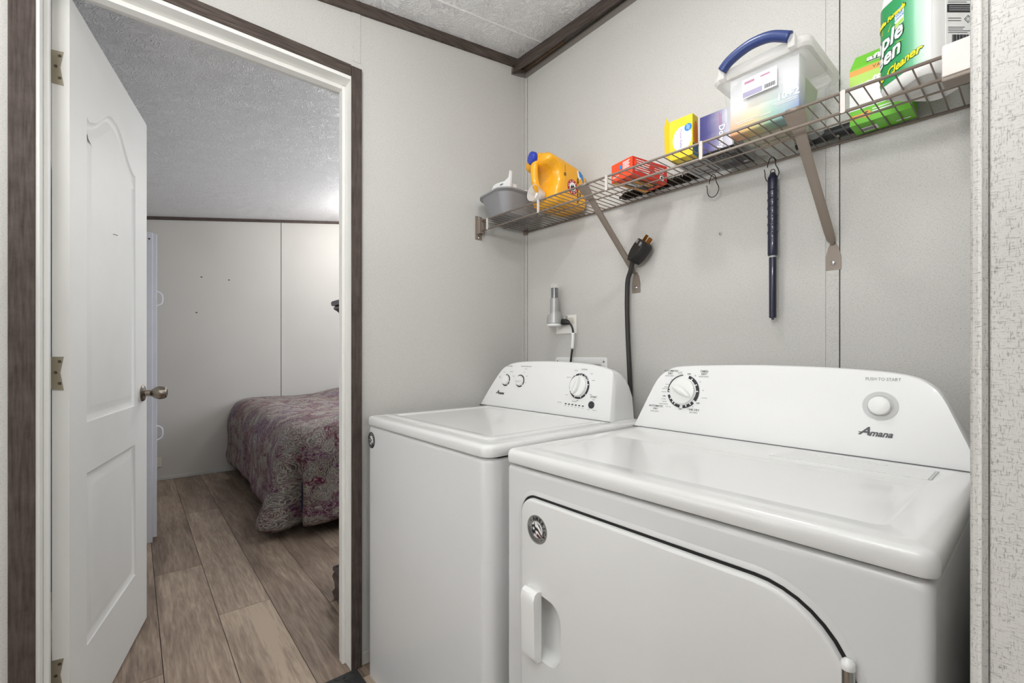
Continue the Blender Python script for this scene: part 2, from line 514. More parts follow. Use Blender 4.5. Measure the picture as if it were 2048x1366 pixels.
# partition between laundry and bedroom, with the doorway
OY0, OY1, OH = -1.645, -.830, 2.160
wl = yzwall('wall_left', -.11, 0, [(-2.95, -.02), (OY0, -.02), (OY0, OH), (OY1, OH), (OY1, -.02), (1.75, -.02), (1.75, 2.99), (-2.95, 2.30)], 'wallpaper')
b = NB(); box(b, 0, 0, -.02, 1.75, .1, 2.62); wb = struct(obj('wall_back', b, 'wallpaper'))
# right partition beside the dryer
b = NB(); box(b, 1.590, -.985, -.02, 3.0, .02, 2.62, .003); wr = struct(obj('wall_right', b, 'wallpaper'))
b = NB(); box(b, 1.585, -.995, 0, 1.5905, -.985, 2.42, .0015); box(b, 1.5905, -.9875, 0, 1.5935, -.9845, 2.42)
t_ = struct(obj('trim_1', b, 'wallpaper'))
b = NB(); box(b, 1.5945, -.989, 0, 1.6145, -.984, 2.42, .0008); struct(obj('trim_2', b, 'wallpaper'))
b = NB(); box(b, 1.6148, -.9864, 0, 1.6162, -.984, 2.42); struct(obj('trim_3', b, 'dark_gap'))
b = NB(); box(b, 1.6165, -.9885, 0, 2.8, -.984, 2.38, .0008); struct(obj('wall_side_panel', b, 'wallpaper'))
b = NB(); box(b, 2.9, -3.0, -.02, 3.0, -.9, 2.62); struct(obj('wall_far_right', b, 'wallpaper'))
b = NB(); box(b, -.11, -3.0, -.02, 3.0, -2.9, 2.62); struct(obj('wall_front', b, 'wallpaper'))
# bedroom walls
yzwall('wall_bedroom_far', -3.69, -3.59, [(-2.1, -.02), (1.75, -.02), (1.75, 2.93), (-2.1, 2.27)], 'bedroom_panel')
b = NB(); box(b, -3.69, -2.1, -.02, -.11, -2.0, 2.35); struct(obj('wall_bedroom_left', b, 'bedroom_panel'))
b = NB(); box(b, -3.69, 1.65, -.02, -.11, 1.75, 2.93); struct(obj('wall_bedroom_right', b, 'bedroom_panel'))
# ceilings
def ceil(name, x0, x1, f, y0, y1, mat):
    b = NB(); prism(b, [(y0, f(y0)), (y1, f(y1)), (y1, f(y1)+.05), (y0, f(y0)+.05)], YZ(), x0, x1)
    return struct(obj(name, b, mat))
ceiling = ceil('ceiling', -.002, 3.0, lceil, -3.0, .1, 'stomped_ceiling')
ceil('ceiling_bedroom', -3.69, -.108, bceil, -2.1, 1.75, 'stomped_ceiling')
b = NB(); prism(b, [(-2.9, lceil(-2.9)-.0015), (-.02, lceil(-.02)-.0015), (-.02, lceil(-.02)), (-2.9, lceil(-2.9))], YZ(), .158, .163)
lab(obj('ceiling_seam', b, 'label_white', ceiling), 'thin white seam strip')

# batten strips on the wall panels (each its own part)
b = NB(); box(b, 0, -.842, OH+.045, .0022, -.812, lceil(-.83)-.03, .0006); obj('batten', b, 'wallpaper', wl)
b = NB(); box(b, 0, -.022, 0, .0022, .0, 2.49, .0006); obj('batten', b, 'wallpaper', wl)
b = NB(); box(b, .0, -.0025, 0, .014, 0, 2.49, .0006); obj('batten', b, 'wallpaper', wb)
b = NB(); box(b, 1.232, -.0022, 0, 1.262, 0, 2.49, .0006); obj('batten', b, 'wallpaper', wb)
b = NB(); box(b, 1.2625, -.0016, 0, 1.2640, 0, 2.49); lab(obj('panel_joint', b, 'dark_gap', wb), 'dark joint line beside the batten')
b = NB(); box(b, 1.2305, -.0010, 0, 1.2314, 0, 2.49); obj('panel_joint', b, 'print_light', wb)
b = NB(); box(b, .0145, -.0012, 0, .0155, 0, 2.49); obj('panel_joint', b, 'print_grey', wb)
fw_ = bpy.data.objects['wall_bedroom_far']
b = NB(); box(b, -3.591, -.2555, 0, -3.588, -.2520, 2.56); obj('panel_joint', b, 'print_grey', fw_)
b = NB(); box(b, -3.591, -.250, 0, -3.5875, -.222, 2.56, .0006); obj('batten', b, 'bedroom_panel', fw_)
for (yy, zz) in ((-.949, 1.891), (-.724, 1.887), (-.988, 1.549)):
    b = NB(); disc(b, YZ(-3.59, 0, 0), yy, zz, .009, .0006, .0006, .005); obj('nail_hole', b, 'ink_black', fw_)

# ceiling mouldings
def wedge_trim(name, x0, x1, f, y0, y1, h, mat):
    b = NB(); prism(b, [(y0, f(y0)-h), (y1, f(y1)-h), (y1, f(y1)), (y0, f(y0))], YZ(), x0, x1)
    return struct(obj(name, b, mat))
wedge_trim('trim_4', .0, .012, lceil, -2.9, -.02, .040, 'dark_trim_level')
wedge_trim('trim_5', -3.59, -3.575, bceil, -1.36, 1.65, .028, 'dark_trim_level')
b = NB(); box(b, -3.59, -1.385, 0, -3.574, -1.357, 2.405); struct(obj('trim_6', b, 'dark_trim'))
# loose back-wall moulding that hangs away from the ceiling corner
b = NB()
rings = []
for x, yb, zb, yt, zt in ((.001, -.088, 2.461, -.060, 2.538), (.12, -.072, 2.466, -.052, 2.541), (.23, -.062, 2.470, -.044, 2.543), (.44, -.050, 2.476, -.034, 2.543), (.8, -.034, 2.484, -.022, 2.545), (1.58, -.020, 2.490, -.012, 2.546)):
    rings.append([(x, yb, zb), (x, yt, zt), (x, yt+.007, zt+.001), (x, yb+.009, zb+.004)])
loft(b, rings)
tr7 = struct(obj('trim_7', b, 'dark_trim_level'))
b = NB(); box(b, .001, -.003, 2.472, 1.58, -.0005, 2.508, .0008); lab(obj('moulding_strip', b, 'dark_strip', tr7), 'darker strip along the wall behind the loose moulding')  # strip coloured darker than the wallpaper, below the ceiling moulding
b = NB(); prism(b, [(-.091, 2.457), (-.003, 2.474), (-.003, 2.508), (-.088, 2.492)], YZ(), .0005, .003); lab(obj('moulding_strip', b, 'dark_strip', tr7), 'darker strip return on the side wall')
b = NB(); box(b, .005, -.012, 2.508, .26, -.003, 2.513, .001)
lab(obj('torn_edge', b, 'raw_edge', tr7), 'raw broken edge of the loose moulding')
# baseboards
b = NB(); box(b, -3.59, -1.36, 0, -3.583, 1.65, .03, .002); struct(obj('baseboard_far', b, 'base_vinyl'))
b = NB(); box(b, 0, -.808, 0, .004, -.0, .045, .001); struct(obj('baseboard_left', b, 'wallpaper'))

# ---------------- doorway: casing, jamb, stop, door
def casing(name, y0, y1, z0, z1, mat):
    b = NB(); box(b, 0, y0, z0, .012, y1, z1, .0015); return struct(obj(name, b, mat))
casing('trim_8', -.848, -.810, 0, 2.180, 'dark_trim')
casing('trim_9', -1.680, -1.634, 0, 2.182, 'dark_trim')
casing('trim_10', -1.633, -.849, 2.143, 2.182, 'dark_trim_level')
b = NB()                                            # right jamb
box(b, -.118, -.8485, 0, .006, -.830, 2.142, .001); struct(obj('trim_11', b, 'jamb_white'))
b = NB(); box(b, -.080, -.8605, 0, -.048, -.8485, 2.130, .0015); struct(obj('trim_12', b, 'jamb_white'))
b = NB(); box(b, -.118, -1.6455, 0, .006, -1.627, 2.142, .001); struct(obj('trim_13', b, 'jamb_white'))
b = NB(); box(b, -.080, -1.627, 0, -.048, -1.616, 2.130, .0015); struct(obj('trim_14', b, 'jamb_white'))
b = NB(); box(b, -.118, -1.6455, 2.131, .006, -.830, 2.160, .001); struct(obj('trim_15', b, 'jamb_white'))
b = NB(); box(b, -.080, -1.616, 2.117, -.048, -.8605, 2.131, .0015); struct(obj('trim_16', b, 'jamb_white'))

DW, DH, DT = .780, 2.115, .036
Bp = Vector((-.112, -1.583, .012)); dd = Vector((-.9735, .2287, 0)).normalized(); dn = Vector((.2287, .9735, 0)).normalized()
DM = Matrix((dd, Vector((0, 0, 1)), dn)).transposed().to_4x4(); DM.translation = Bp   # x along the leaf, y up, z = out of the visible face
door = struct(bpy.data.objects.new('door_1', None)); COL.objects.link(door); door.location = Bp; ROOT['door_1'] = Bp.copy()
def panel_outline(x0, x1, z0, z1, arch=0):
    if not arch: return [(x0, z0), (x1, z0), (x1, z1), (x0, z1)]
    pts = [(x0, z0), (x1, z0)]
    n = 28
    for i in range(n+1):
        t = 1-i/n; x = x0+(x1-x0)*t
        a = abs(t-.5)*2
        s = .5+.5*math.cos(min(1, max(0, (a-.08)/.80))*PI)
        dip = -.10*math.exp(-((a-.92)/.07)**2)
        pts.append((x, z1+arch*(s+dip)))
    return pts
PN = [panel_outline(.122, .615, .925, 1.842, .098), panel_outline(.122, .615, .255, .772)]
b = NB()
outer = [(0, 0), (DW, 0), (DW, DH), (0, DH)]
def loop(bm, pts, z): 
    vs = [bm.verts.new(DM @ Vector((p[0], p[1], z))) for p in pts]
    es = [bm.edges.new((vs[i], vs[(i+1) % len(vs)])) for i in range(len(vs))]
    return vs, es
allv, alle = loop(b, outer, 0)
first = list(allv)
pe = []
for p in PN:
    v, e = loop(b, p, 0); pe.append((p, v)); alle += e
bmesh.ops.triangle_fill(b, use_beauty=True, use_dissolve=False, edges=alle)
back = [b.verts.new(DM @ Vector((p[0], p[1], -DT))) for p in outer]
b.faces.new(back)
for i in range(4): b.faces.new((first[i], first[(i+1) % 4], back[(i+1) % 4], back[i]))
obj('door_leaf', b, 'door_white', door, smooth=25)
for p in PN:
    b = NB()
    prof = [(0, 0), (.004, -.004), (.016, -.0085), (.022, -.0085), (.040, -.003), (.048, -.002)]
    rings = [[DM @ Vector((q[0], q[1], z)) for q in inset(p, d)] for d, z in prof]
    loft(b, rings, True, False)
    vs = [b.verts.new(c) for c in rings[-1]]; es = [b.edges.new((vs[i], vs[(i+1) % len(vs)])) for i in range(len(vs))]
    bmesh.ops.triangle_fill(b, use_beauty=True, edges=es)
    obj('door_panel', b, 'door_white', door, smooth=40)
# nail stuck in upper panel
b = NB(); tube(b, [DM @ Vector((.36, 1.545, -.002)), DM @ Vector((.364, 1.543, .010))], .0012, 6); obj('nail', b, 'nickel', door)
# hinges on the visible leaf edge (edge plane: normal -dd)
EM = Matrix((dn, Vector((0, 0, 1)), -dd)).transposed().to_4x4(); EM.translation = Bp-dn*DT
for z in (.252, 1.078, 1.912):
    b = NB(); h = .043
    prism(b, [(-.001, z-h-.004), (.0245, z-h-.006), (.0175, z), (.0245, z+h), (-.001, z+h)], EM, 0, .0016)
    hg = obj('hinge', b, 'hinge_metal', door)
    b = NB()
    for zz, xx in ((z-.030, .0155), (z, .0085), (z+.030, .0155)): 
        m = EM @ Matrix.Translation((xx, zz, .0016)); lathe(b, [(.0046, 0), (.0046, .0008), (.0036, .0012), (.0016, .0010), (.0012, .0004)], m, 14)
    b.free()
    for zz, xx in ((z-.030, .0165), (z, .0085), (z+.030, .0165)):
        m = EM @ Matrix.Translation((xx, zz, .0016)); b = NB(); lathe(b, [(.0042, 0), (.0042, .0008), (.0030, .0012), (.0012, .0006)], m, 14); obj('screw', b, 'hinge_dark', hg)
    b = NB()
    for q in range(3):
        m = EM @ Matrix.Translation((-.0055, z-h+q*.0287, .004)) @ Matrix.Rotation(-PI/2, 4, 'X'); lathe(b, [(.0052, 0), (.0052, .0275)], m, 14)
    obj('knuckle', b, 'hinge_metal', hg, 30)
    b = NB(); box(b, -.117, -1.6268, z-h+.012, -.086, -1.6255, z+h+.012); obj('jamb_plate', b, 'hinge_metal', hg)
# knob
KM = DM @ Matrix.Translation((.712, .968, 0))
b = NB(); lathe(b, [(.033, 0), (.034, .003), (.030, .008), (.018, .011)], KM, 32); kn = obj('door_knob', b, 'nickel', door, 30)
b = NB(); lathe(b, [(.013, .009), (.0125, .028), (.017, .034), (.0245, .045), (.0275, .058), (.0265, .070), (.022, .080), (.017, .0835)], KM, 32); obj('knob_grip', b, 'nickel', kn, 30)
b = NB(); box(b, -.0035, -.012, .078, .0035, .012, .0845, .001, 1, KM); obj('turn_button', b, 'dark_gap', kn)

# ================================================================== BEDROOM THINGS
# bed with paisley comforter
BX0, BX1, BY0, BY1 = -3.56, -1.40, -.69, 1.45
bed = thing('bed', 'bed with a purple paisley comforter hanging over its sides', 'bed', (-2.5, .4, 0))
b = NB(); box(b, BX0, BY0+.07, .10, BX1-.06, BY1, .34, .03); obj('box_spring', b, 'mattress_dark', bed)
b = NB(); box(b, BX0, BY0+.05, .34, BX1-.05, BY1, .64, .06, 3); obj('mattress', b, 'label_white', bed, 30)
for (x, y) in ((-3.4, -.45), (-1.62, -.45), (-1.62, 1.2), (-3.4, 1.2)):
    b = NB(); box(b, x-.025, y-.025, 0, x+.025, y+.025, .105, .004); obj('leg', b, 'dark_gap', bed)
b = NB()
uvd = {}
N1, NC, N2 = 70, 34, 70
insets = [1.0, .75, .55, .38, .25, .16, .10, .055, .02]
ndown = 22
grid = []
def nz(x, y, s=0):
    return math.sin(x*5.1+s)*math.sin(y*6.3+1.7*s)+.6*math.sin(x*11.7+y*4.1+s)+.4*math.sin(y*13.3-x*3.7+2*s)
def pathpt(i, d):
    rc = max(.06, .16-.5*d) if d < .25 else .06
    x1, y0 = BX1-d, BY0+d
    if i < N1:
        t = i/(N1-1); x = BX0+(x1-rc-BX0)*t; return Vector((x, y0, 0)), Vector((0, -1, 0)), t*(x1-rc-BX0)
    if i < N1+NC:
        a = (i-N1+1)/(NC+1)*PI/2
        c = Vector((x1-rc, y0+rc, 0)); n = Vector((math.sin(a), -math.cos(a), 0))
        return c+n*rc, n, (x1-rc-BX0)+a*rc
    t = (i-N1-NC)/(N2-1); y = y0+rc+(BY1-y0-rc)*t
    return Vector((x1, y, 0)), Vector((1, 0, 0)), (x1-rc-BX0)+PI/2*rc+t*(BY1-y0-rc)
def ztop(x, y):
    bump = .10*max(0, min(1, (y-.05)/.45))**2*(3-2*max(0, min(1, (y-.05)/.45)))
    return .715+bump+.009*nz(x, y)
NT_ = N1+NC+N2
for k, d in enumerate(insets):
    row = []
    for i in range(NT_):
        p, n, s = pathpt(i, d)
        z = ztop(p.x, p.y)
        e = max(0, 1-d/.17); z -= .085*(1-math.sqrt(max(0, 1-e*e)))
        row.append((Vector((p.x, p.y, z)), (s, 3-d)))
    grid.append(row)
for k in range(1, ndown+1):
    t = k/ndown; row = []
    for i in range(NT_):
        p, n, s = pathpt(i, 0)
        zt = ztop(p.x, p.y)-.085
        corner = math.exp(-((i-(N1+NC*.45))/(NC*.55))**2)
        far = max(0, 1-i/N1)
        hem = .115-.02*math.sin(s*7)-.045*corner+(-.035*max(0, 1-abs(i-(N1+NC+12))/22))
        if i < N1: hem = .12-.015*math.sin(s*6)-.07*(i/N1)**3
        z = zt+(hem-zt)*t
        out = .012+.050*math.sin(min(1, t*1.2)*PI*.5)+.014*math.sin(t*PI*2.2)
        fold = (math.sin(s*16.5)*.5+math.sin(s*9.2+1)*.5)*.022*t
        if i < N1: fold *= .35+.5*(i/N1)
        lobe = .0
        ci = (i-N1)/NC
        lobe += .120*math.exp(-((ci-.10)/.28)**2)*t**1.2
        lobe += .050*math.exp(-((ci-1.15)/.42)**2)*t**1.1
        lobe -= .150*math.exp(-((ci-.50)/.11)**2)*min(1, t*1.5)**1.2
        q = p+n*(out+fold+lobe)
        if t > .93: q -= n*.02*(t-.93)/.07
        q.z = z+.010*math.sin(s*12)*t*(1-t)
        row.append((q, (s, 3+(zt-z))))
    grid.append(row)
# hem turned under
row = []
for i in range(NT_):
    q, (s, v) = grid[-1][i]; p, n, _ = pathpt(i, 0)
    row.append((q-n*.03+Vector((0, 0, .012)), (s, v+.03)))
grid.append(row)
V = [[b.verts.new(c) for c, u in r] for r in grid]
uvl = b.loops.layers.uv.new('UVMap')
um = {}
for rv, rg in zip(V, grid):
    for v, (c, u) in zip(rv, rg): um[v] = u
for a, c in zip(V, V[1:]):
    for i in range(NT_-1):
        f = b.faces.new((a[i], a[i+1], c[i+1], c[i]))
        for l in f.loops: l[uvl].uv = um[l.vert]
# middle cover
x_in = BX1-insets[0]; inner = V[0]
mid = [v for v in inner]
cv = b.verts.new(Vector((BX0, BY1, ztop(BX0, BY1)))); um[cv] = (0, 1)
side = inner[:N1]; 
for i in range(len(inner)-1):
    f = b.faces.new((inner[i], inner[i+1], cv))
    for l in f.loops: l[uvl].uv = um[l.vert]
obj('comforter', b, 'paisley_fabric', bed, True)

# tall white cabinet
cab = thing('tall_cabinet', 'tall white cabinet standing behind the open door', 'cabinet', (-2.15, -1.6, 0))
b = NB(); box(b, -2.50, -1.94, .0, -1.88, -1.358, 1.885, .003); obj('body', b, 'cabinet_white', cab)
for (x0, x1) in ((-2.495, -2.193), (-2.187, -1.885)):
    b = NB(); box(b, x0, -1.358, .03, x1, -1.338, 1.88, .002); obj('door', b, 'cabinet_white', cab)
doors = [c for c in cab.children if c.name.startswith('door')]
for z in (1.49, .66):
    b = NB(); tube(b, smoothpts([(-1.92, -1.338, z+.045), (-1.92, -1.314, z+.03), (-1.92, -1.308, z), (-1.92, -1.314, z-.03), (-1.92, -1.338, z-.045)]), .003, 8)
    obj('handle', b, 'cabinet_white', doors[1])
b = NB(); disc(b, YZ(-1.88, 0, 0), -1.375, 1.845, .005, .0008, .0008); obj('peg_hole', b, 'ink_black', cab)

# garments hanging behind the door
def garment(label, y0, y1, mat, x0=-1.02, x1=-.78):
    g = thing('hanging_garment', label, 'clothing', ((x0+x1)/2, (y0+y1)/2, 1.95), 'garments behind the door')
    b = NB(); rings = []
    for k in range(24):
        t = k/23; z = 1.93-1.7*t; rg = []
        for i in range(28):
            a = 2*PI*i/28
            rx = (x1-x0)/2*(.35+.65*min(1, t*6))*(1+.08*math.sin(a*5+t*3)); ry = (y1-y0)/2*(.6+.4*min(1, t*5))*(1+.12*math.sin(a*7+t*4))
            rg.append(((x0+x1)/2+rx*math.cos(a), (y0+y1)/2+ry*math.sin(a), z))
        rings.append(rg)
    loft(b, rings); obj('cloth', b, mat, g, True)
    cx, cy = (x0+x1)/2, (y0+y1)/2
    b = NB(); tube(b, smoothpts([(cx, cy, 1.92), (cx, cy, 1.97), (cx+.012, cy-.01, 1.99), (cx, cy-.02, 2.0), (cx-.012, cy-.02, 1.985)]), .002, 6); obj('hanger_hook', b, 'chrome', g)
garment('dark blue patterned garment hanging behind the open door', -1.78, -1.68, 'garment_blue')
garment('black garment hanging next to the blue one behind the door', -1.90, -1.80, 'garment_dark', -1.0, -.74)
rail = NB(); tube(rail, [(-1.3, -1.76, 2.005), (-.12, -1.76, 2.005)], .009, 10)
tag(obj('clothes_rail', rail, 'chrome', None, True, origin=(-.7, -1.76, 2.005)), 'chrome rail carrying the garments behind the open door', 'clothes rail')

# dark chest beyond the door jamb
ch = thing('chest_of_drawers', 'tall dark brown chest with moulded top and base beyond the doorway', 'chest', (-.32, -.35, 0))
b = NB(); box(b, -.500, -.700, .14, -.135, .15, 1.335, .004); obj('body', b, 'chest_brown', ch)
def mould(prof, name):
    """profile (outset, z) swept round the left, front sides"""
    b = NB(); rings = []
    for o_, z in prof:
        x0, x1, y0, y1 = -.500-o_, -.135, -.700-o_, .15+o_
        rings.append([(x0, y1, z), (x0, y0, z), (x1, y0, z), (x1, y1, z)])
    loft(b, rings); obj(name, b, 'chest_brown', ch, 35)
mould([(.004, 1.325), (.008, 1.33), (.014, 1.338), (.020, 1.345), (.030, 1.353), (.031, 1.362), (.026, 1.366), (.038, 1.369), (.040, 1.384), (.036, 1.391), (.01, 1.397)], 'top_moulding')
mould([(.028, 0), (.032, .012), (.036, .03), (.026, .05), (.030, .08), (.036, .105), (.030, .122), (.024, .126), (.034, .132), (.033, .148), (.02, .156), (.004, .16)], 'base_moulding')
for i, z in enumerate((.20, .48, .76, 1.04)):
    b = NB(); box(b, -.512, -.66, z, -.500, .11, z+.26, .003); dr = obj('drawer', b, 'chest_brown', ch)
    b = NB(); tube(b, smoothpts([(-.512, -.42, z+.15), (-.535, -.40, z+.135), (-.54, -.34, z+.12), (-.535, -.28, z+.135), (-.512, -.26, z+.15)]), .005, 8); obj('drawer_pull', b, 'hinge_metal', dr)

# outlet on the bedroom far wall
o_ = thing('wall_outlet', 'cream wall outlet low on the bedroom far wall', 'outlet', (-3.59, -1.285, .165))
b = NB(); box(b, -3.59, -1.330, .122, -3.583, -1.252, .208, .002); obj('plate', b, 'outlet_cream', o_)
b = NB(); box(b, -3.583, -1.296, .150, -3.5815, -1.286, .180, .001); obj('socket', b, 'print_grey', o_)

# mat in front of the washer
mt = thing('floor_mat', 'black diamond-plate rubber mat on floor before the washer', 'mat', (.6, -1.15, 0))
b = NB(); box(b, .014, -1.42, .0005, 1.20, -.832, .007, .002); obj('mat_base', b, 'rubber_black', mt)
b = NB()
for i in range(44):
    for j in range(22):
        x = .03+i*.0265; y = -1.41+j*.0265
        if x > 1.185 or y > -.84: continue
        a = PI/4 if (i+j) % 2 else -PI/4
        m = Matrix.Translation((x, y, .007)) @ Matrix.Rotation(a, 4, 'Z')
        prism(b, [(-.011, 0), (0, -.003), (.011, 0), (0, .003)], m, 0, .0016)
tr = obj('tread', b, 'rubber_black', mt); tr['kind'] = 'stuff'

# ================================================================== WASHER & DRYER
def rbox(bm, x0, y0, z0, x1, y1, z1, rc, re, topedge=True, seg=5):
    """cabinet: vertical corner radius rc, top edge rounding re"""
    rings = [[(p[0], p[1], z0) for p in rrect(x1-x0, y1-y0, rc, seg, (x0+x1)/2, (y0+y1)/2)]]
    if topedge:
        for k in range(5):
            a = k/4*PI/2; ins = re*(1-math.cos(a)); z = z1-re+re*math.sin(a)
            rings.append([(p[0], p[1], z) for p in rrect(x1-x0-2*ins, y1-y0-2*ins, max(rc-ins, .001), seg, (x0+x1)/2, (y0+y1)/2)])
    else: rings.append([(p[0], p[1], z1) for p in rrect(x1-x0, y1-y0, rc, seg, (x0+x1)/2, (y0+y1)/2)])
    loft(bm, rings)
CZ, CY, CK = .920, -.270, .189
FM = frame((0, CY, CZ), (1, 0, 0), (0, CK, 1))        # console face frame: y' along the leaning face
LEN = math.hypot(CK, 1)
def fh(z): return (z-CZ)*LEN
def console(parent, front, name='console', yback=-.125, rc=0):
    b = NB(); rings = []
    cx = sum(p[0] for p in front)/len(front)
    yf = lambda z: CY+CK*(z-CZ)
    rings.append([(cx+(p[0]-cx)*.994, yf(p[1]), CZ+(p[1]-CZ)*.988) for p in front])
    rings.append([(p[0], yf(p[1])+.004, p[1]) for p in front])
    for t in (.18, .36, .54, .72, .88, 1.0):
        rings.append([(p[0], yf(p[1])+.004+(yback-yf(p[1])-.004)*t, CZ+(p[1]-CZ)*(math.sqrt(max(0, 1-(t*.86)**2.6)))) for p in front])
    loft(b, rings)
    return obj(name, b, 'console_white', parent, 35)
def curve_outline(pts):
    v = smoothpts([(p[0], p[1], 0) for p in pts], 5); return [(q.x, q.y) for q in v]

# ---- dryer
DX0, DX1, DY0 = .808, 1.546, -.788
dr = thing('dryer', 'wide white front-loading dryer with round push-to-start button', 'dryer', (1.177, -.45, 0))
b = NB(); rbox(b, DX0+.002, DY0+.004, .02, DX1-.004, -.12, .886, .014, .012); dryer_cab = obj('cabinet', b, 'appliance_side', dr, 35)
b = NB(); rbox(b, DX0+.010, DY0+.014, .870, DX1-.010, -.125, .893, .012, .002, False); obj('seam', b, 'dark_gap', dr)
b = NB()
cx, cy, ww, hh = (DX0+DX1)/2, (DY0-.12)/2, DX1-DX0, -.12-DY0
rings = []
for ins, z in ((.006, .8895), (.001, .891), (0, .894), (0, .908), (.002, .915), (.006, .919), (.012, .9205)):
    rings.append([(p[0], p[1], z) for p in rrect(ww-2*ins, hh-2*ins, max(.001, .020-ins), 6, cx, cy)])
# recessed field with lip: follow with inset ring and fill
x0, x1, y0, y1 = DX0+.045, 1.492, DY0+.062, -.430
def fieldring(ins, z, n=None): return [(p[0], p[1], z) for p in rrect(x1-x0-2*ins, y1-y0-2*ins, max(.002, .02-ins), 6, (x0+x1)/2, (y0+y1)/2)]
rings += [fieldring(0, .9205), fieldring(.004, .9180), fieldring(.009, .9165), fieldring(.014, .9165)]
loft(b, rings); obj('top_lid', b, 'appliance_white', dr, 35)
# lint filter lid at the back of the top
b = NB()
pts = [(1.235, -.400), (1.488, -.400), (1.488, -.308), (1.262, -.308)]
m = frame((0, 0, .9208), (1, 0, 0), (0, 1, 0))
prism(b, pts, m, -.002, .0012)
lf = obj('lint_lid', b, 'appliance_white', dr)
b = NB(); prism(b, [(1.300, -.330), (1.345, -.330), (1.345, -.312), (1.295, -.312)], m, .0012, .0025)
prism(b, [(1.345, -.331), (1.42, -.331), (1.42, -.318), (1.345, -.318)], m, .0012, .0020)
obj('finger_tab', b, 'appliance_white', lf)
b = NB(); prism(b, [(1.4885, -.398), (1.4925, -.398), (1.4925, -.312), (1.4885, -.312)], m, -.001, .0013); obj('lid_gap', b, 'ring_grey', lf)
front = curve_outline([(.800, .921), (.815, .955), (.836, 1.005), (.857, 1.052), (.873, 1.076), (.897, 1.094), (.935, 1.105), (1.04, 1.110), (1.17, 1.112), (1.30, 1.109), (1.40, 1.102), (1.450, 1.092), (1.478, 1.074), (1.494, 1.050), (1.513, 1.005), (1.533, .955), (1.5445, .921)])
console_d = console(dr, front)
b = NB(); box(b, .800, -.2735, .9195, 1.5445, -.27, .9222); obj('console_gap', b, 'print_grey', dr)
def ring_segs(bm, cx, cz, r0, r1, segs):
    for s in segs:
        a0, a1 = s[0], s[1]; ri = s[2] if len(s) > 2 else r0; rb = s[3] if len(s) > 3 else ri
        arc(bm, FM, cx, fh(cz), ri, r1, a0, a1, .0010, .0008, r0b=rb)
def ticks(bm, cx, cz, ra, rb, angs, w=.0016):
    for a in angs:
        a = math.radians(a); d = Vector((math.cos(a), math.sin(a))); p = Vector((-d.y, d.x))
        q = [Vector((cx, fh(cz)))+d*ra+p*w, Vector((cx, fh(cz)))+d*rb+p*w, Vector((cx, fh(cz)))+d*rb-p*w, Vector((cx, fh(cz)))+d*ra-p*w]
        prism(bm, [(v.x, v.y) for v in q], FM, .0008, .0016)
def knob(parent, cx, cz, r, hgt, ang, name='dial'):
    m = FM @ Matrix.Translation((cx, fh(cz), 0))
    b = NB(); lathe(b, [(r*1.04, 0), (r*1.05, hgt*.18), (r, hgt*.25), (r*.97, hgt*.62), (r*.90, hgt*.72)], m, 44)
    k = obj(name, b, 'knob_white', parent, 35)
    b = NB(); m2 = m @ Matrix.Rotation(math.radians(ang), 4, 'Z')
    w_ = r*.30
    rings = []
    for s, z in ((1, hgt*.70), (.86, hgt*.95), (.55, hgt*1.25), (.30, hgt*1.35)):
        p = [(-r*.88, 0), (-r*.45, w_*s), (r*.1, w_*s*1.1), (r*.62, w_*s*.7), (r*.92, 0), (r*.62, -w_*s*.7), (r*.1, -w_*s*1.1), (-r*.45, -w_*s)]
        rings.append([m2 @ Vector((x, y, z)) for x, y in p])
    loft(b, rings); obj('grip', b, 'knob_white', k, 50)
    return k
b = NB()
ring_segs(b, .952, 1.034, .0395, .0480, [(-33, 72), (95, 168, .0455, .0455), (168, 186, .0435, .041), (196, 262), (274, 318)])
obj('dial_ring', b, 'print_dark', console_d)
b = NB(); ticks(b, .952, 1.034, .0375, .0450, [3, 28, 56, 171, 181, 212, 228, 240, 288, 306]); obj('dial_ticks', b, 'label_white', console_d)
knob(console_d, .952, 1.034, .0375, .016, -28)
b = NB()
for s, x, z, sz in (('AUTOMATIC', .909, 1.091, .0080), ('DRY', .907, 1.0835, .0080), ('TIMED', 1.009, 1.092, .0080), ('DRY', 1.009, 1.0845, .0080),
                    ('AUTOMATIC', .871, .9865, .0080), ('DRY', .870, .9785, .0080), ('AIR DRY', .990, .985, .0080), ('OFF', .965, 1.0835, .0058), ('OFF', .894, 1.017, .0058), ('OFF', .949, .984, .0058), ('OFF', .999, 1.004, .0058)):
    text(b, s, FM, x, fh(z), sz, bold=.00005)
obj('lettering', b, 'print_grey', console_d)
b = NB()
for s, x, z, sz in (('HIGH HEAT', .905, 1.0765, .0055), ('HIGH HEAT', 1.009, 1.0775, .0055), ('LOW HEAT', .868, .971, .0055), ('NO HEAT', .989, .9775, .0055),
                    ('wrinkle', .938, 1.0885, .0042), ('prevent', .938, 1.084, .0042), ('80', .984, 1.0795, .0042), ('60', 1.000, 1.063, .0042), ('40', 1.010, 1.040, .0042), ('touch up', 1.016, 1.020, .0042),
                    ('30', .985, .994, .0042), ('15', .972, .987, .0042), ('less', .914, 1.066, .0042), ('dry', .912, 1.061, .0042), ('less dry', .902, 1.052, .0042), ('energy', .897, 1.044, .0042), ('preferred', .894, 1.039, .0042),
                    ('more dry', .892, 1.030, .0042), ('less dry', .894, 1.009, .0042), ('less dry', .897, 1.002, .0042), ('energy preferred', .894, .995, .0042), ('more dry', .911, .988, .0042)):
    text(b, s, FM, x, fh(z), sz)
obj('lettering', b, 'print_light', console_d)
b = NB(); text(b, 'PUSH TO START', FM, 1.3975, fh(1.0855), .0094, sx=.86); obj('lettering', b, 'print_light', console_d)
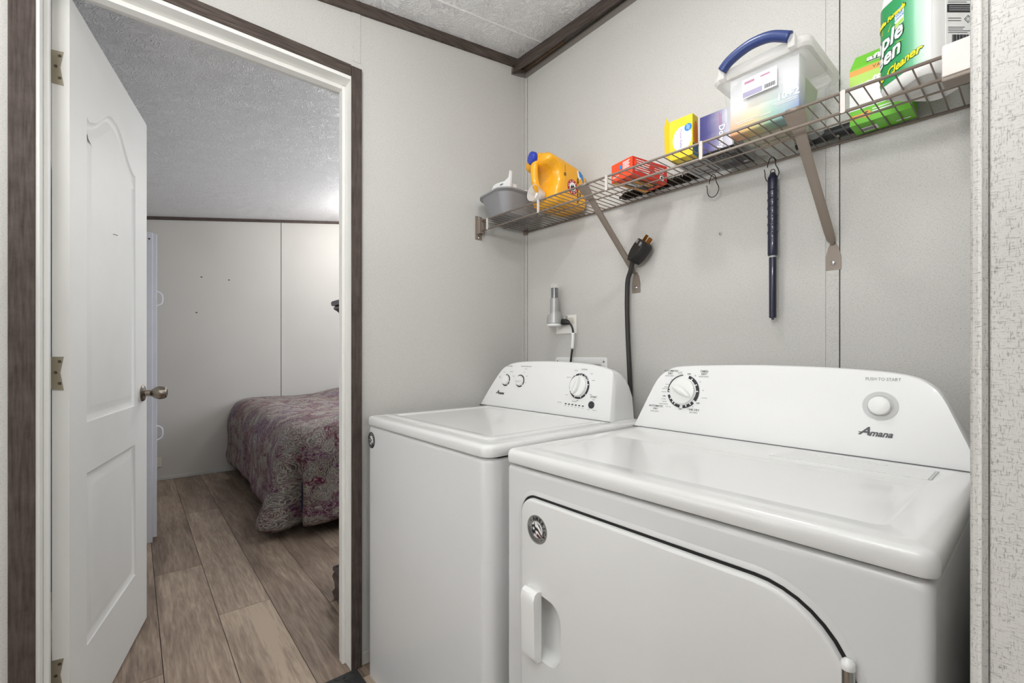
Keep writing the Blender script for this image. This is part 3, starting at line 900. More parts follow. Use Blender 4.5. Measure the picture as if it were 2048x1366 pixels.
def logo(parent, xl, xr, z, size, mat):
    b = NB(); text(b, 'A', FM, xl, fh(z)+size*.10, size*1.35, 'LEFT', size*.035, .45, sx=1.12)
    text(b, 'mana', FM, xl+size*.98, fh(z)-size*.06, size, 'LEFT', size*.032, .40, sx=(xr-xl-size*.98)/(size*2.55))
    quad(b, FM, xl-size*.02, fh(z)-size*.08, xl+size*1.15, fh(z)+size*.02, .0008)
    o = obj('logo', b, mat, parent)
    return o
logo(console_d, 1.361, 1.424, .9735, .0180, 'print_grey')
bm_ = FM @ Matrix.Translation((1.395, fh(1.030), 0))
b = NB(); lathe(b, [(.0300, 0), (.0300, .0012), (.0215, .0014), (.0205, -.001)], bm_, 40, False); obj('button_ring', b, 'ring_grey', console_d, 35)
b = NB(); lathe(b, [(.0195, 0), (.0195, .009), (.018, .0125), (.013, .0148), (.006, .0158), (.001, .016)], bm_, 36); obj('start_button', b, 'knob_white', console_d, 40)
# door of the dryer: rim recess, leaf, pull, hinge
YF = DY0+.004
XF = XZ(0, YF, 0)
dpts = rrect(.600, .62, [.115, .038, .03, .03], 10, 1.172, .518)
b = NB()
q0 = dpts; 
rings = [[XF @ Vector((p[0], p[1], z)) for p in inset(q0, d)] for d, z in ((-.015, .0003), (-.011, .0020), (-.0062, .0022), (-.0050, .0006))]
loft(b, rings, True, False)
obj('door_frame', b, 'appliance_side', dr, 40)
b = NB(); outl(b, inset(dpts, -.0052), .010, .0003, .0007, XF); obj('door_gap', b, 'dark_gap', dr)
# leaf with a recess cut for the pull
b = NB()
rec = [(.905, .500), (.905, .632), (.945, .632)]+[(.958+.036*math.sin(a), .592+.038*math.cos(a)) for a in [i*PI/2/8 for i in range(9)]]+[(.994-.000, .54)]+[(.958+.036*math.cos(a), .532-.036*math.sin(a)) for a in [i*PI/2/8 for i in range(9)]]+[(.93, .4965)]
face = inset(dpts, .0060)
zf = .0105
def floop(pts, z):
    vs = [b.verts.new(XF @ Vector((p[0], p[1], z))) for p in pts]
    return vs, [b.edges.new((vs[i], vs[(i+1) % len(vs)])) for i in range(len(vs))]
fv, fe = floop(face, zf); rv, re_ = floop(rec, zf)
bmesh.ops.triangle_fill(b, use_beauty=True, edges=fe+re_)
prev = fv
for d, z in ((.0035, .0100), (.0015, .0085), (.0005, .0060), (.0, .001)):
    cur = [b.verts.new(XF @ Vector((p[0], p[1], z))) for p in inset(dpts, d)]
    for i in range(len(cur)): b.faces.new((prev[i], prev[(i+1) % len(cur)], cur[(i+1) % len(cur)], cur[i]))
    prev = cur
dleaf = obj('door', b, 'appliance_white', dr, 30)
b = NB()
cxr, czr = .950, .565
prev = [b.verts.new(XF @ Vector((p[0], p[1], zf))) for p in rec]
for s, dz in ((.97, -.006), (.90, -.016), (.76, -.024), (.45, -.027), (.05, -.028)):
    cur = [b.verts.new(XF @ Vector((cxr-.02+(p[0]-cxr+.02)*s, czr+(p[1]-czr)*(s*.3+.7 if s > .3 else s), zf+dz))) for p in rec]
    for i in range(len(cur)): b.faces.new((prev[i], prev[(i+1) % len(cur)], cur[(i+1) % len(cur)], cur[i]))
    prev = cur
b.faces.new(prev); obj('finger_recess', b, 'appliance_white', dleaf, 50)
cut = NB(); box(cut, .900, YF-.01, .494, .997, YF+.022, .634)
cme = bpy.data.meshes.new('cut'); cut.to_mesh(cme); cut.free(); cob = bpy.data.objects.new('cut', cme); COL.objects.link(cob)
md = dryer_cab.modifiers.new('pocket', 'BOOLEAN'); md.object = cob; md.operation = 'DIFFERENCE'; md.solver = 'EXACT'
dg_ = bpy.context.evaluated_depsgraph_get(); dg_.update()
newm = bpy.data.meshes.new_from_object(dryer_cab.evaluated_get(dg_)); dryer_cab.modifiers.clear(); dryer_cab.data = newm
bpy.data.objects.remove(cob)
# pull handle bar
b = NB(); pr_ = [(.640, 0), (.643, .012), (.638, .020), (.625, .024), (.605, .0225), (.56, .0215), (.51, .0215), (.500, .020), (.494, .013), (.492, 0)]
rings = []
for x, s in ((.896, .86), (.898, 1), (.934, 1), (.937, .96)):
    rings.append([XF @ Vector((x, .567+(p[0]-.567)*(.99 if s < 1 else 1), zf-.001+p[1]*s)) for p in pr_])
loft(b, rings); obj('handle', b, 'knob_white', dleaf, 40)
# hinge
b = NB()
for z0, z1 in ((.300, .402), (.404, .545), (.547, .628), (.630, .758)):
    lathe(b, [(.0072, z0), (.0072, z1)], Matrix.Translation((1.466, YF-.006, 0)), 20)
hgo = obj('door_hinge', b, 'chrome', dr, 35)
b = NB(); lathe(b, [(.0074, .758), (.0078, .7605), (.0072, .7665), (.004, .770), (.0005, .771)], Matrix.Translation((1.466, YF-.006, 0)), 20); obj('hinge_cap', b, 'knob_white', hgo, 40)
def flag_sticker(parent, m, r, ringmat, textmat, label):
    b = NB(); disc(b, m, 0, 0, r, .0005, .0005, seg=40); st = lab(obj('sticker', b, ringmat, parent), label)
    b = NB(); disc(b, m, 0, 0, r*.56, .0008, .0003, seg=32); obj('disc', b, 'label_white', st)
    b = NB()
    poly(b, m, [(-r*.52, r*.20), (-r*.36, r*.30), (-r*.20, r*.50), (-r*.16, r*.18), (r*.10, r*.10), (r*.36, -r*.16), (r*.50, -r*.30), (r*.42, -r*.38), (r*.12, -r*.10), (-r*.14, -r*.06), (-r*.10, -r*.40), (-r*.32, -r*.46), (-r*.52, -r*.22)], .0011)
    poly(b, m, [(-r*.05, r*.52), (r*.30, r*.36), (r*.52, -r*.05), (r*.42, r*.06), (r*.16, r*.36)], .0011)
    obj('flag', b, 'sticker_black', st)
    b = NB(); poly(b, m, [(r*.0, -r*.26), (r*.26, -r*.34), (r*.44, -r*.52), (r*.26, -r*.54), (-r*.02, -r*.46)], .0011)
    poly(b, m, [(r*.12, r*.06), (r*.36, -r*.14), (r*.52, -r*.34), (r*.46, -r*.40), (r*.16, -r*.08)], .0013)
    obj('stripe', b, 'sticker_maroon', st)
    b = NB()
    for (sx, sy, s) in ((-.30, .02, .15), (-.22, -.40, .12), (-.30, .36, .09)):
        pts = []
        for k in range(10):
            a = PI/2+k*PI/5; rr = r*s*(1 if k % 2 == 0 else .42); pts.append((r*sx+rr*math.cos(a), r*sy+rr*math.sin(a)))
        poly(b, m, pts, .0015)
    obj('star', b, 'label_white', st)
    b = NB()
    W_ = 'AMERICA'
    for i, chh in enumerate(W_):
        a = math.radians(112-i*23); text(b, chh, m, r*.76*math.cos(a), r*.76*math.sin(a), r*.36, bold=r*.016, rot=a-PI/2, z=.0008)
    for a in (140, -52):
        a = math.radians(a); disc(b, m, r*.78*math.cos(a), r*.78*math.sin(a), r*.045, .0010)
    for k in range(3):
        arc(b, m, 0, 0, r*(.66+.09*k), r*(.68+.09*k), 175, 290, .0010, .0003)
    obj('lettering', b, textmat, st)
stm = XZ(.925, YF-zf-.0003, .7675)
flag_sticker(dleaf, stm, .0300, 'sticker_silver', 'sticker_black', 'round silver and black flag sticker reading AMERICA')

# ---- washer
WX0, WX1, WY0 = .044, .768, -.809
ws = thing('washer', 'white top-loading washer with three dials beside the dryer', 'washing machine', (.406, -.45, 0))
b = NB(); rbox(b, WX0+.002, WY0+.004, .0, WX1-.004, -.12, .887, .030, .012, seg=7); obj('cabinet', b, 'appliance_side', ws, 35)
b = NB(); rbox(b, WX0+.010, WY0+.014, .870, WX1-.010, -.125, .893, .03, .002, False); obj('seam', b, 'dark_gap', ws)
b = NB(); ww, hh, cx, cy = WX1-WX0, -.12-WY0, (WX0+WX1)/2, (WY0-.12)/2
rings = []
for ins, z in ((.006, .8895), (.001, .891), (0, .894), (0, .910), (.002, .916), (.006, .9195), (.012, .9205)):
    rings.append([(p[0], p[1], z) for p in rrect(ww-2*ins, hh-2*ins, max(.001, .030-ins), 7, cx, cy)])
x0, x1, y0, y1 = WX0+.030, WX1-.055, WY0+.048, -.285
rings += [[(p[0], p[1], z) for p in rrect(x1-x0-2*i_, y1-y0-2*i_, max(.003, .03-i_), 7, (x0+x1)/2, (y0+y1)/2)] for i_, z in ((0, .9205), (.003, .9190), (.006, .9190))]
loft(b, rings); obj('top', b, 'appliance_white', ws, 35)
b = NB()
x0, x1, y0, y1 = x0+.007, x1-.007, y0+.007, y1-.003
rings = [[(p[0], p[1], z) for p in rrect(x1-x0-2*i_, y1-y0-2*i_, max(.003, .026-i_*.4), 7, (x0+x1)/2, (y0+y1)/2)] for i_, z in ((.0, .9185), (.001, .9220), (.004, .9235), (.028, .9235), (.031, .9215), (.040, .9200), (.05, .9195))]
loft(b, rings); obj('lid', b, 'appliance_white', ws, 35)
front = curve_outline([(.002, .921), (.020, .950), (.050, .995), (.088, 1.045), (.118, 1.078), (.150, 1.096), (.200, 1.108), (.30, 1.114), (.43, 1.115), (.55, 1.110), (.63, 1.101), (.678, 1.090)])+[(.692, 1.084), (.700, 1.074), (.705, 1.05), (.712, .921)]
cw = console(ws, front, yback=-.140)
b = NB(); box(b, .002, -.2735, .9195, .712, -.27, .9222); obj('console_gap', b, 'print_grey', ws)
b = NB()
ring_segs(b, .155, 1.034, .0205, .0255, [(195, 300), (-48, -15, .021), (-8, 62, .0195), (70, 82), (90, 100)])
ring_segs(b, .245, 1.034, .0205, .0255, [(190, 305), (-30, 70, .0205), (74, 132, .021, .0235), (-38, -33)])
ring_segs(b, .562, 1.029, .0385, .0455, [(-38, 28), (33, 40), (44, 60), (64, 92), (96, 118), (122, 195, .043, .0385), (205, 318)])
obj('dial_ring', b, 'print_dark', cw)
b = NB(); ticks(b, .562, 1.029, .037, .043, [10, 36, 52, 80, 215, 250, 290]); obj('dial_ticks', b, 'label_white', cw)
knob(cw, .155, 1.034, .0195, .013, 75); knob(cw, .245, 1.034, .0195, .013, 5); knob(cw, .562, 1.029, .0365, .018, 72)
b = NB()
for s, x, z, sz in (('WATER LEVEL', .165, 1.0925, .0062), ('WATER TEMPERATURE', .270, 1.0925, .0062), ('NORMAL', .577, 1.0875, .0068), ('soil level', .270, 1.083, .0045)):
    text(b, s, FM, x, fh(z), sz)
for s, x, z, sz in (('large', .110, 1.048, .0045), ('medium', .112, 1.043, .0045), ('small', .135, 1.067, .0045), ('extra large', .183, 1.070, .0045), ('cold', .200, 1.052, .0045), ('cool', .262, 1.070, .0045), ('warm', .282, 1.055, .0045), ('hot', .280, 1.030, .0045),
                    ('bulky items', .508, 1.058, .0045), ('delicates', .540, 1.083, .0045), ('heavy', .612, 1.074, .0045), ('normal', .622, 1.052, .0045), ('rinse', .618, 1.003, .0045), ('casual', .508, .996, .0045), ('drain & spin', .548, .975, .0045), ('load status', .478, .967, .0050),
                    ('sense', .508, .9575, .0036), ('fill', .524, .957, .0036), ('wash', .540, .9565, .0036), ('rinse', .556, .956, .0036), ('spin', .572, .9555, .0036), ('lid lock', .590, .955, .0036), ('pause', .633, .987, .0045), ('cancel', .615, .953, .0042), ('hold 3 sec', .642, .9525, .0042), ('1 year', .068, .978, .0036)):
    text(b, s, FM, x, fh(z), sz)
obj('lettering', b, 'print_light', cw)
b = NB(); text(b, 'START', FM, .632, fh(.9955), .0095, bold=.00008)
text(b, 'OFF', FM, .562, fh(.978), .0045)
obj('lettering', b, 'print_grey', cw)
logo(cw, .102, .160, .9795, .0165, 'print_dark')
b = NB()
for k in range(6): quad(b, FM, .505+k*.0162, fh(.964-k*.0004)-.002, .513+k*.0162, fh(.964-k*.0004)+.002, .0008)
obj('status_lights', b, 'print_dark', cw)
b = NB(); lathe(b, [(.0125, 0), (.0125, .002), (.010, .003), (.0085, .0022)], FM @ Matrix.Translation((.6265, fh(.969), 0)), 28); obj('start_button', b, 'print_dark', cw, 35)
flag_sticker(ws, XZ(.085, WY0+.0037, .838), .0285, 'sticker_black', 'sticker_silver', 'round black flag sticker on front corner')

# ================================================================== WIRE SHELF
def zd(x): return 1.727-.018*x
SX1 = 1.583; YFR = -.279
sh = thing('wire_shelf', 'taupe wire shelf on the wall above the washer and dryer', 'shelf', (.79, -.14, 1.71))
def rail_(y, dz, r, name='rail', x0=.004, x1=SX1, seg=10):
    b = NB(); tube(b, [(x0, y, zd(x0)+dz), (x1, y, zd(x1)+dz)], r, seg); return obj(name, b, 'shelf_taupe', sh, True)
rail_(YFR, 0, .0034); rail_(YFR, -.0425, .0034); rail_(-.139, -.0042, .0022); rail_(-.0065, 0, .0034)
b = NB(); tube(b, [(0, YFR+.001, 0), (0, -.007, 0)], .0015, 6); w0 = obj('wire', b, 'shelf_taupe', sh, True)
w0.location = Vector((.016, 0, zd(.016)+.0028))
i = 1
while .016+i*.02605 < SX1-.005:
    x = .016+i*.02605; c = w0.copy(); COL.objects.link(c); c.parent = sh
    c.location = Vector((x, 0, zd(x)+.0028)); i += 1
for x in (.068, .387, .706, 1.022, 1.338):
    z = zd(x)
    b = NB(); prism(b, rrect(.0090, .049, .003, 3, 0, -.0212), frame((x, YFR-.0030, z), (1, 0, 0), (0, 0, 1)), -.002, .0022)
    obj('clip', b, 'shelf_clip', sh, 40)
# left end bracket on the side wall
b = NB(); box(b, .0, -.298, 1.648, .0028, -.262, 1.752, .001); box(b, .0028, -.290, 1.672, .028, -.286, 1.738, .001); box(b, .0028, -.270, 1.672, .028, -.266, 1.738, .001); box(b, .024, -.292, 1.672, .028, -.264, 1.738, .001)
bl = obj('end_bracket', b, 'shelf_taupe', sh)
for z in (1.658, 1.744):
    b = NB(); lathe(b, [(.0055, 0), (.0055, .002), (.003, .004)], frame((.0028, -.278, z), (0, 1, 0), (0, 0, 1)), 14); obj('screw', b, 'chrome', bl, 35)
b = NB(); box(b, 1.494, -.300, 1.652, 1.585, -.2605, 1.712, .004); obj('end_bracket', b, 'bracket_white', sh, 35)
b = NB(); box(b, 1.494, -.3005, 1.643, 1.585, -.2600, 1.6515, .003); lab(obj('bracket_foot', b, 'shelf_taupe', sh), 'taupe lower edge of the right end bracket')
b = NB(); box(b, .0, -.014, zd(0)-.012, .02, -.0005, zd(0)+.012, .002); obj('wall_clip', b, 'shelf_taupe', sh)
def brace(x_t, x_w, zw):
    zt = zd(x_t)
    b = NB()
    top = Vector((x_t, YFR+.001, zt-.004)); bot = Vector((x_w, -.012, zw+.035))
    d = (bot-top).normalized(); sx = Vector((1, 0, 0)); nrm = sx.cross(d).normalized()
    rings = []
    for t, wd, dp in ((-.004, .010, .006), (.0, .022, .006), (.05, .021, .006), (.14, .0125, .007), (.6, .0115, .008), (.90, .0115, .008), (.97, .010, .006), (1.0, .004, .003)):
        c = top+(bot-top)*t
        rings.append([c-sx*wd, c-sx*wd*.8+nrm*dp, c+sx*wd*.8+nrm*dp, c+sx*wd, c+sx*wd*.75-nrm*.002, c-sx*wd*.75-nrm*.002])
    loft(b, rings)
    tp = obj('brace', b, 'shelf_taupe', sh, 40)
    b = NB()
    tube(b, [(x_t-.016, YFR, zt), (x_t+.016, YFR, zt)], .0055, 10); obj('brace_hook', b, 'shelf_taupe', tp, True)
    b = NB(); pts = [(-.0175, -.035), (.0175, -.035), (.0175, 0), (.012, .026), (.004, .042), (-.004, .042), (-.012, .026), (-.0175, 0)]
    prism(b, pts, XZ(x_w, 0, zw), .0, .003); obj('wall_plate', b, 'shelf_taupe', tp)
    b = NB(); lathe(b, [(.0062, .003), (.006, .005), (.003, .0066), (.0005, .007)], XZ(x_w, 0, zw-.016), 16); obj('screw', b, 'chrome', tp, 35)
brace(.604, .626, 1.408); brace(1.243, 1.249, 1.402)

# ================================================================== THINGS ON THE SHELF
def top(x): return zd(x)+.0047
# 1 grey tub + white plastic piece + clear cup
T = top(.1)
tb = thing('plastic_tub', 'grey plastic tub at left end of the wire shelf', 'tub', (.11, -.165, T))
b = NB(); rings = []
def tubring(s, z, ex=0):
    # asymmetric rounded outline bowed at the front
    out = []
    for p in rrect(.185*s+ex, .245*s+ex, .045*s, 6, .113, -.170):
        bow = -.018*s*(1-((p[0]-.113)/.095)**2) if p[1] < -.17 else 0
        out.append((p[0], p[1]+bow, z+.014*(p[0]-.03)/.18*((z-T)/.1)))
    return out
for s, dz, ex in ((.66, 0, 0), (.72, .003, 0), (.95, .075, 0), (.97, .079, .008), (1.0, .081, .012), (1.0, .086, .012), (.97, .087, .004), (.93, .078, -.002), (.70, .006, -.004)): rings.append(tubring(s, T+dz, ex))
loft(b, rings); obj('tub_body', b, 'tub_grey', tb, 35)
wp = thing('plastic_holder', 'white moulded plastic holder standing up inside the grey tub', 'holder', (.09, -.19, T+.03))
b = NB(); pts = [(.032, .03), (.162, .03), (.176, .180), (.168, .186), (.160, .158), (.135, .150), (.080, .155), (.058, .152), (.044, .134), (.028, .122)]
prism(b, pts, XZ(0, -.232, T), 0, .008); obj('plate', b, 'plastic_white', wp)
b = NB(); prism(b, [(.042, .02), (.150, .02), (.156, .140), (.040, .128)], XZ(0, -.190, T), 0, .035); obj('block', b, 'plastic_white', wp)
b = NB(); disc(b, XZ(0, -.2405, T), .062, .136, .003, .0006); obj('slot', b, 'print_grey', wp)
b = NB(); quad(b, XZ(0, -.2405, T), .105, .138, .125, .143, .0006); obj('slot', b, 'print_grey', wp)
b = NB(); prism(b, [(0, 0), (.055, .0), (.060, .018), (.03, .026), (.0, .014)], XZ(.140, -.12, T+.092), 0, .05); obj('spout', b, 'plastic_white', wp)

cup = thing('measuring_cup', 'small clear measuring cup lying against the yellow jug', 'cup', (.355, -.235, T+.033))
m = frame((.338, -.219, T+.033), (1, 0, 0), (0, .10, 1))
b = NB(); lathe(b, [(.010, .000), (.024, .002), (.029, .020), (.0315, .045), (.0325, .046), (.030, .0445), (.026, .020), (.010, .004)], m, 32, False); obj('bowl', b, 'clear_cup', cup, 40)
b = NB(); lathe(b, [(.018, .006), (.020, .012), (.018, .018), (.009, .020)], m, 20); obj('base', b, 'plastic_white', cup, 40)
b = NB(); lathe(b, [(.0070, .020), (.007, .026), (.003, .028)], m, 14); obj('nub', b, 'plastic_white', cup, 40)

# 2 yellow detergent jug (label face +x, handle at front)
Tj = top(.34)
jg = thing('detergent_jug', 'big yellow detergent jug with blue cap on shelf', 'jug', (.335, -.15, Tj))
JX0, JX1 = .262, .412
prof = [(-.030, .006), (-.048, 0), (-.185, 0), (-.204, .008), (-.212, .030), (-.212, .060), (-.203, .080), (-.196, .100), (-.198, .125), (-.212, .140),
        (-.236, .146), (-.250, .156), (-.252, .178), (-.238, .192), (-.205, .190), (-.160, .184), (-.110, .176), (-.070, .168), (-.042, .154), (-.026, .132), (-.024, .060), (-.024, .020)]
def jring(d, x, sc=1.0):
    q = inset(prof, d); return [(x, p[0], Tj+p[1]) for p in q]
b = NB()
rings = [jring(.022, JX0+.0), jring(.012, JX0+.006), jring(.004, JX0+.016), jring(0, JX0+.034), jring(0, JX1-.034), jring(.004, JX1-.016), jring(.012, JX1-.005), jring(.022, JX1)]
loft(b, rings); jb = obj('body', b, 'jug_yellow', jg, 50)
# handle: thick tube from neck down the front
hx = .337
b = NB(); hp = smoothpts([(hx, -.215, Tj+.172), (hx, -.243, Tj+.168), (hx, -.254, Tj+.145), (hx, -.255, Tj+.115), (hx, -.250, Tj+.085), (hx, -.236, Tj+.064), (hx, -.205, Tj+.050)], 5)
tube(b, hp, .015, 14, True, None); obj('handle', b, 'jug_yellow', jg, True)
nd = Vector((-.22, -.93, .20)).normalized()
m = frame((hx-.004, -.243, Tj+.180), nd.cross(Vector((0, 0, 1))), Vector((0, 0, 1)))
if (m.to_3x3() @ Vector((0, 0, 1))).dot(nd) < 0: m = frame((hx-.004, -.243, Tj+.180), -nd.cross(Vector((0, 0, 1))), Vector((0, 0, 1)))
b = NB(); lathe(b, [(.030, -.040), (.026, -.012), (.022, .0), (.022, .012)], m, 28); obj('neck', b, 'jug_yellow', jg, 40)
b = NB(); lathe(b, [(.0235, .006), (.0245, .008), (.0245, .022), (.0225, .025), (.001, .0255)], m, 32); obj('cap', b, 'cap_blue', jg, 40)
LM = frame((JX1+.0002, -.14, Tj), (0, 1, 0), (0, 0, 1))     # x = +y (away), y = up, faces +x
b = NB(); prism(b, [(-.165, .012), (-.045, .012), (-.045, .130), (-.075, .148), (-.165, .158)], YZ(JX1-.0005, 0, Tj), 0, .0008)
lb = obj('label', b, 'jug_yellow', jg)
b = NB(); disc(b, LM, .020, .078, .029, .0012, seg=32); obj('logo_ring', b, 'label_red', lb)
b = NB(); disc(b, LM, .020, .078, .0175, .0016, seg=28)
for i_, chh in enumerate('ARM&HAMMER'):
    a = math.radians(160-i_*38); text(b, chh, LM, .020+.0225*math.cos(a), .078+.0225*math.sin(a), .008, rot=a-PI/2, z=.0014, bold=.0002)
obj('logo_disc', b, 'label_white', lb)
b = NB(); poly(b, LM, [(.008, .074), (.014, .086), (.018, .078), (.022, .088), (.029, .080), (.031, .070), (.022, .064), (.012, .066)], .0019)
text(b, 'fully', LM, .052, .108, .015, rot=-PI/2, bold=.0004, z=.0008); text(b, 'Powerfully', LM, .052, .052, .015, rot=-PI/2, bold=.0004, z=.0008); text(b, 'Clean', LM, .066, .058, .012, rot=-PI/2, bold=.0003, z=.0008)
text(b, '33', LM, -.022, .118, .014, rot=PI/2, bold=.0006, z=.0008); text(b, 'loads 50 fl oz', LM, -.022, .142, .0050, rot=PI/2, z=.0008)
obj('lettering', b, 'ink_black', lb)
b = NB(); poly(b, LM, [(.052, .146), (.062, .150), (.078, .140), (.086, .122), (.088, .098), (.084, .100), (.078, .118), (.070, .126), (.062, .128)], .0010); obj('wave', b, 'label_blue', lb)
b = NB(); poly(b, LM, [(.046, .150), (.054, .148), (.062, .126), (.070, .124), (.060, .114), (.050, .126)], .0012); obj('foam', b, 'label_white', lb)

# 3 orange carton
def carton(name, label, cat, cx, cy, w, d, h, rot, mat, group=None):
    z0 = top(cx); t = thing(name, label, cat, (cx, cy, z0), group or ('cartons on the wire shelf' if name == 'carton' else None))
    R = Matrix.Translation((cx, cy, z0)) @ Matrix.Rotation(math.radians(rot), 4, 'Z')
    b = NB(); box(b, -w/2, -d/2, 0, w/2, d/2, h, .0006, 1, R); body = obj('body', b, mat, t)
    FR = R @ frame((0, -d/2-.0003, 0), (1, 0, 0), (0, 0, 1)); RT = R @ frame((w/2+.0003, 0, 0), (0, 1, 0), (0, 0, 1)); BT = R @ frame((0, 0, -.0003), (1, 0, 0), (0, -1, 0))
    return t, body, R, FR, RT, BT
t, body, R, FR, RT, BT = carton('carton', 'orange-red carton lying on the wire shelf beside yellow jug', 'box', .730, -.135, .094, .165, .060, -9, 'box_orange')
b = NB(); quad(b, RT, -.0815, .001, .0815, .059); obj('side_print', b, 'box_red', body)
b = NB()
for k in range(6): quad(b, RT, -.070, .050-k*.007, .002-.004*(k % 3), .0525-k*.007, .0007)
for k in range(4): quad(b, RT, .02, .046-k*.007, .065-.004*(k % 2), .0480-k*.007, .0007)
for k in range(5): quad(b, FR, .006, .050-k*.005, .036-.004*(k % 2), .0525-k*.005, .0006)
quad(b, FR, -.040, .016, -.012, .0175, .0006); quad(b, FR, -.040, .012, -.018, .0135, .0006)
obj('lettering', b, 'label_white', body)
b = NB(); disc(b, FR, -.004, .040, .0065, .0008); obj('logo', b, 'label_blue', body)
b = NB(); disc(b, RT, .055, .014, .010, .0010); obj('round_mark', b, 'label_white', body)
b = NB(); disc(b, RT, .055, .014, .0055, .0014); quad(b, BT, -.030, -.06, .026, .05, .0006); obj('mark_centre', b, 'ink_black', body)
b = NB(); quad(b, BT, -.046, -.08, -.030, .08, .0006); quad(b, BT, .0, -.05, .020, .03, .0009); obj('picture', b, 'label_orange', body)
b = NB(); quad(b, BT, -.022, -.02, -.004, .04, .0009); obj('picture', b, 'label_white', body)
b = NB(); prism(b, [(.040, .055), (.052, .052), (.056, .038), (.047, .030), (.0465, .060)], FR, -.012, -.010); obj('torn_flap', b, 'box_orange', body)

# 4 dryer lint brush
br = thing('lint_brush', 'long dark bristle brush lying at the back of the shelf', 'brush', (.73, -.034, top(.73)+.014))
b = NB(); tube(b, [(.575, -.034, top(.575)+.014), (.905, -.034, top(.9)+.014)], .0045, 8); obj('wire_core', b, 'bristle', br, True)
b = NB(); rnd = random.Random(3)
for k in range(4200):
    x = .585+.31*rnd.random(); a = (x*420) % (2*PI)+rnd.uniform(-1.6, 1.6); z0 = top(x)+.014
    if rnd.random() < .5: a += PI
    rr = .0155*(1 if x > .6 else (x-.575)/.025); 
    dx = rnd.uniform(-.002, .002)
    rr = min(rr, .0135/max(.2, -math.sin(a)) if math.sin(a) < 0 else rr)
    p0 = Vector((x, -.034, z0)); p1 = Vector((x+dx, -.034+rr*math.cos(a), z0+rr*math.sin(a)))
    s = Vector((.0005, 0, 0)); u = Vector((0, -math.sin(a), math.cos(a)))*.0005
    vs = [b.verts.new(p0+s), b.verts.new(p0-s), b.verts.new(p1-s), b.verts.new(p1+s)]; b.faces.new(vs)
    vs = [b.verts.new(p0+u), b.verts.new(p0-u), b.verts.new(p1-u), b.verts.new(p1+u)]; b.faces.new(vs)
bo = obj('bristles', b, 'bristle', br); bo['kind'] = 'stuff'

# 5 yellow duster refills box
t, body, R, FR, RT, BT = carton('carton', 'yellow duster refills carton standing open on the wire shelf', 'box', .930, -.205, .070, .034, .118, 2, 'box_yellow')
b = NB(); disc(b, FR, .004, .055, .029, .0005, ry=.036, seg=32); obj('badge', b, 'label_white', body)
b = NB(); disc(b, FR, .022, .082, .0110, .0010, seg=24); obj('logo', b, 'label_blue', body)
b = NB(); text(b, 'Great', FR, .020, .084, .0058, z=.0012, rot=-PI/2); text(b, 'Value', FR, .025, .081, .0058, z=.0012, rot=-PI/2); obj('logo_text', b, 'label_white', body)
b = NB(); text(b, 'Duster Refills', FR, .000, .056, .0100, rot=-PI/2, z=.0008, bold=.0001); obj('lettering', b, 'lilac_ink', body)
b = NB(); disc(b, RT, .002, .062, .013, .0005, ry=.040); obj('swirl', b, 'box_swirl', body)
b = NB(); quad(b, RT, -.0165, .0, .0165, .034, .0007); obj('side_band', b, 'box_teal', body)
b = NB()
m = R @ frame((-.0355, -.017, 0), (-.55, -.84, 0), (0, 0, 1))
prism(b, [(0, .0), (.015, .02), (.017, .10), (.010, .130), (0, .112)], m, 0, .0012); obj('open_flap', b, 'box_yellow', body)
b = NB(); prism(b, [(-.035, 0), (.035, .0), (-.010, -.012), (-.030, -.020)], R @ frame((0, -.017, .0), (1, 0, 0), (0, -.25, 1)), -.001, 0); 
for v in b.verts: v.co.z = max(v.co.z, top(.93)+.0005)
obj('lower_flap', b, 'box_yellow_dark', body)
# grey flat pack behind it
t, body, R, FR, RT, BT = carton('flat_pack', 'flat grey pack lying behind the yellow duster carton', 'pack', .934, -.108, .090, .145, .022, 0, 'card_grey')
b = NB()
outl(b, [(-.035, -.05), (.035, -.05), (.035, .05), (-.035, .05)], .002, .0003, .0008, BT); outl(b, [(-.02, -.03), (.02, -.03), (.02, .02), (-.02, .02)], .002, .0003, .0008, BT)
obj('print', b, 'print_dark', body)
# 6 navy Downy carton
t, body, R, FR, RT, BT = carton('carton', 'navy-to-lavender dryer sheet carton between yellow carton and clear tote', 'box', 1.022, -.118, .092, .160, .108, 2, 'card_grey')
z0 = top(1.03)
b = NB(); box(b, 0, -.0006, .0, .090, .0, .107); 
for v in b.verts: v.co = Matrix.Translation((.977, -.1995, z0)) @ Matrix.Rotation(math.radians(2), 4, 'Z') @ v.co
me_o = obj('front_print', b, 'fade_lavender', body, origin=(.977, -.1995, z0))
b = NB(); text(b, 'Downy', FR, .014, .032, .022, rot=-PI/2, z=.0014, bold=.0004); quad(b, FR, .026, .066, .0275, .100, .0014)
obj('lettering', b, 'label_white', body)
b = NB(); quad(b, FR, .006, .056, .0085, .100, .0014); quad(b, FR, .011, .062, .0130, .096, .0014); obj('lettering', b, 'pink_ink', body)
b = NB(); quad(b, BT, -.044, -.078, .044, .078, .0006); bp = obj('bottom_print', b, 'box_black', body)
b = NB()
for k in range(8): quad(b, BT, -.032+k*.0045, -.03, -.0305+k*.0045, .02+.006*(k % 3), .0009)
for k in range(5): quad(b, BT, .018+k*.0045, .03, .0195+k*.0045, .065, .0009)
disc(b, BT, .028, -.055, .007, .0009); outl(b, [(-.038, -.07), (.012, -.07), (.012, .035), (-.038, .035)], .0012, .0007, .0010, BT)
obj('bottom_text', b, 'card_grey', bp)

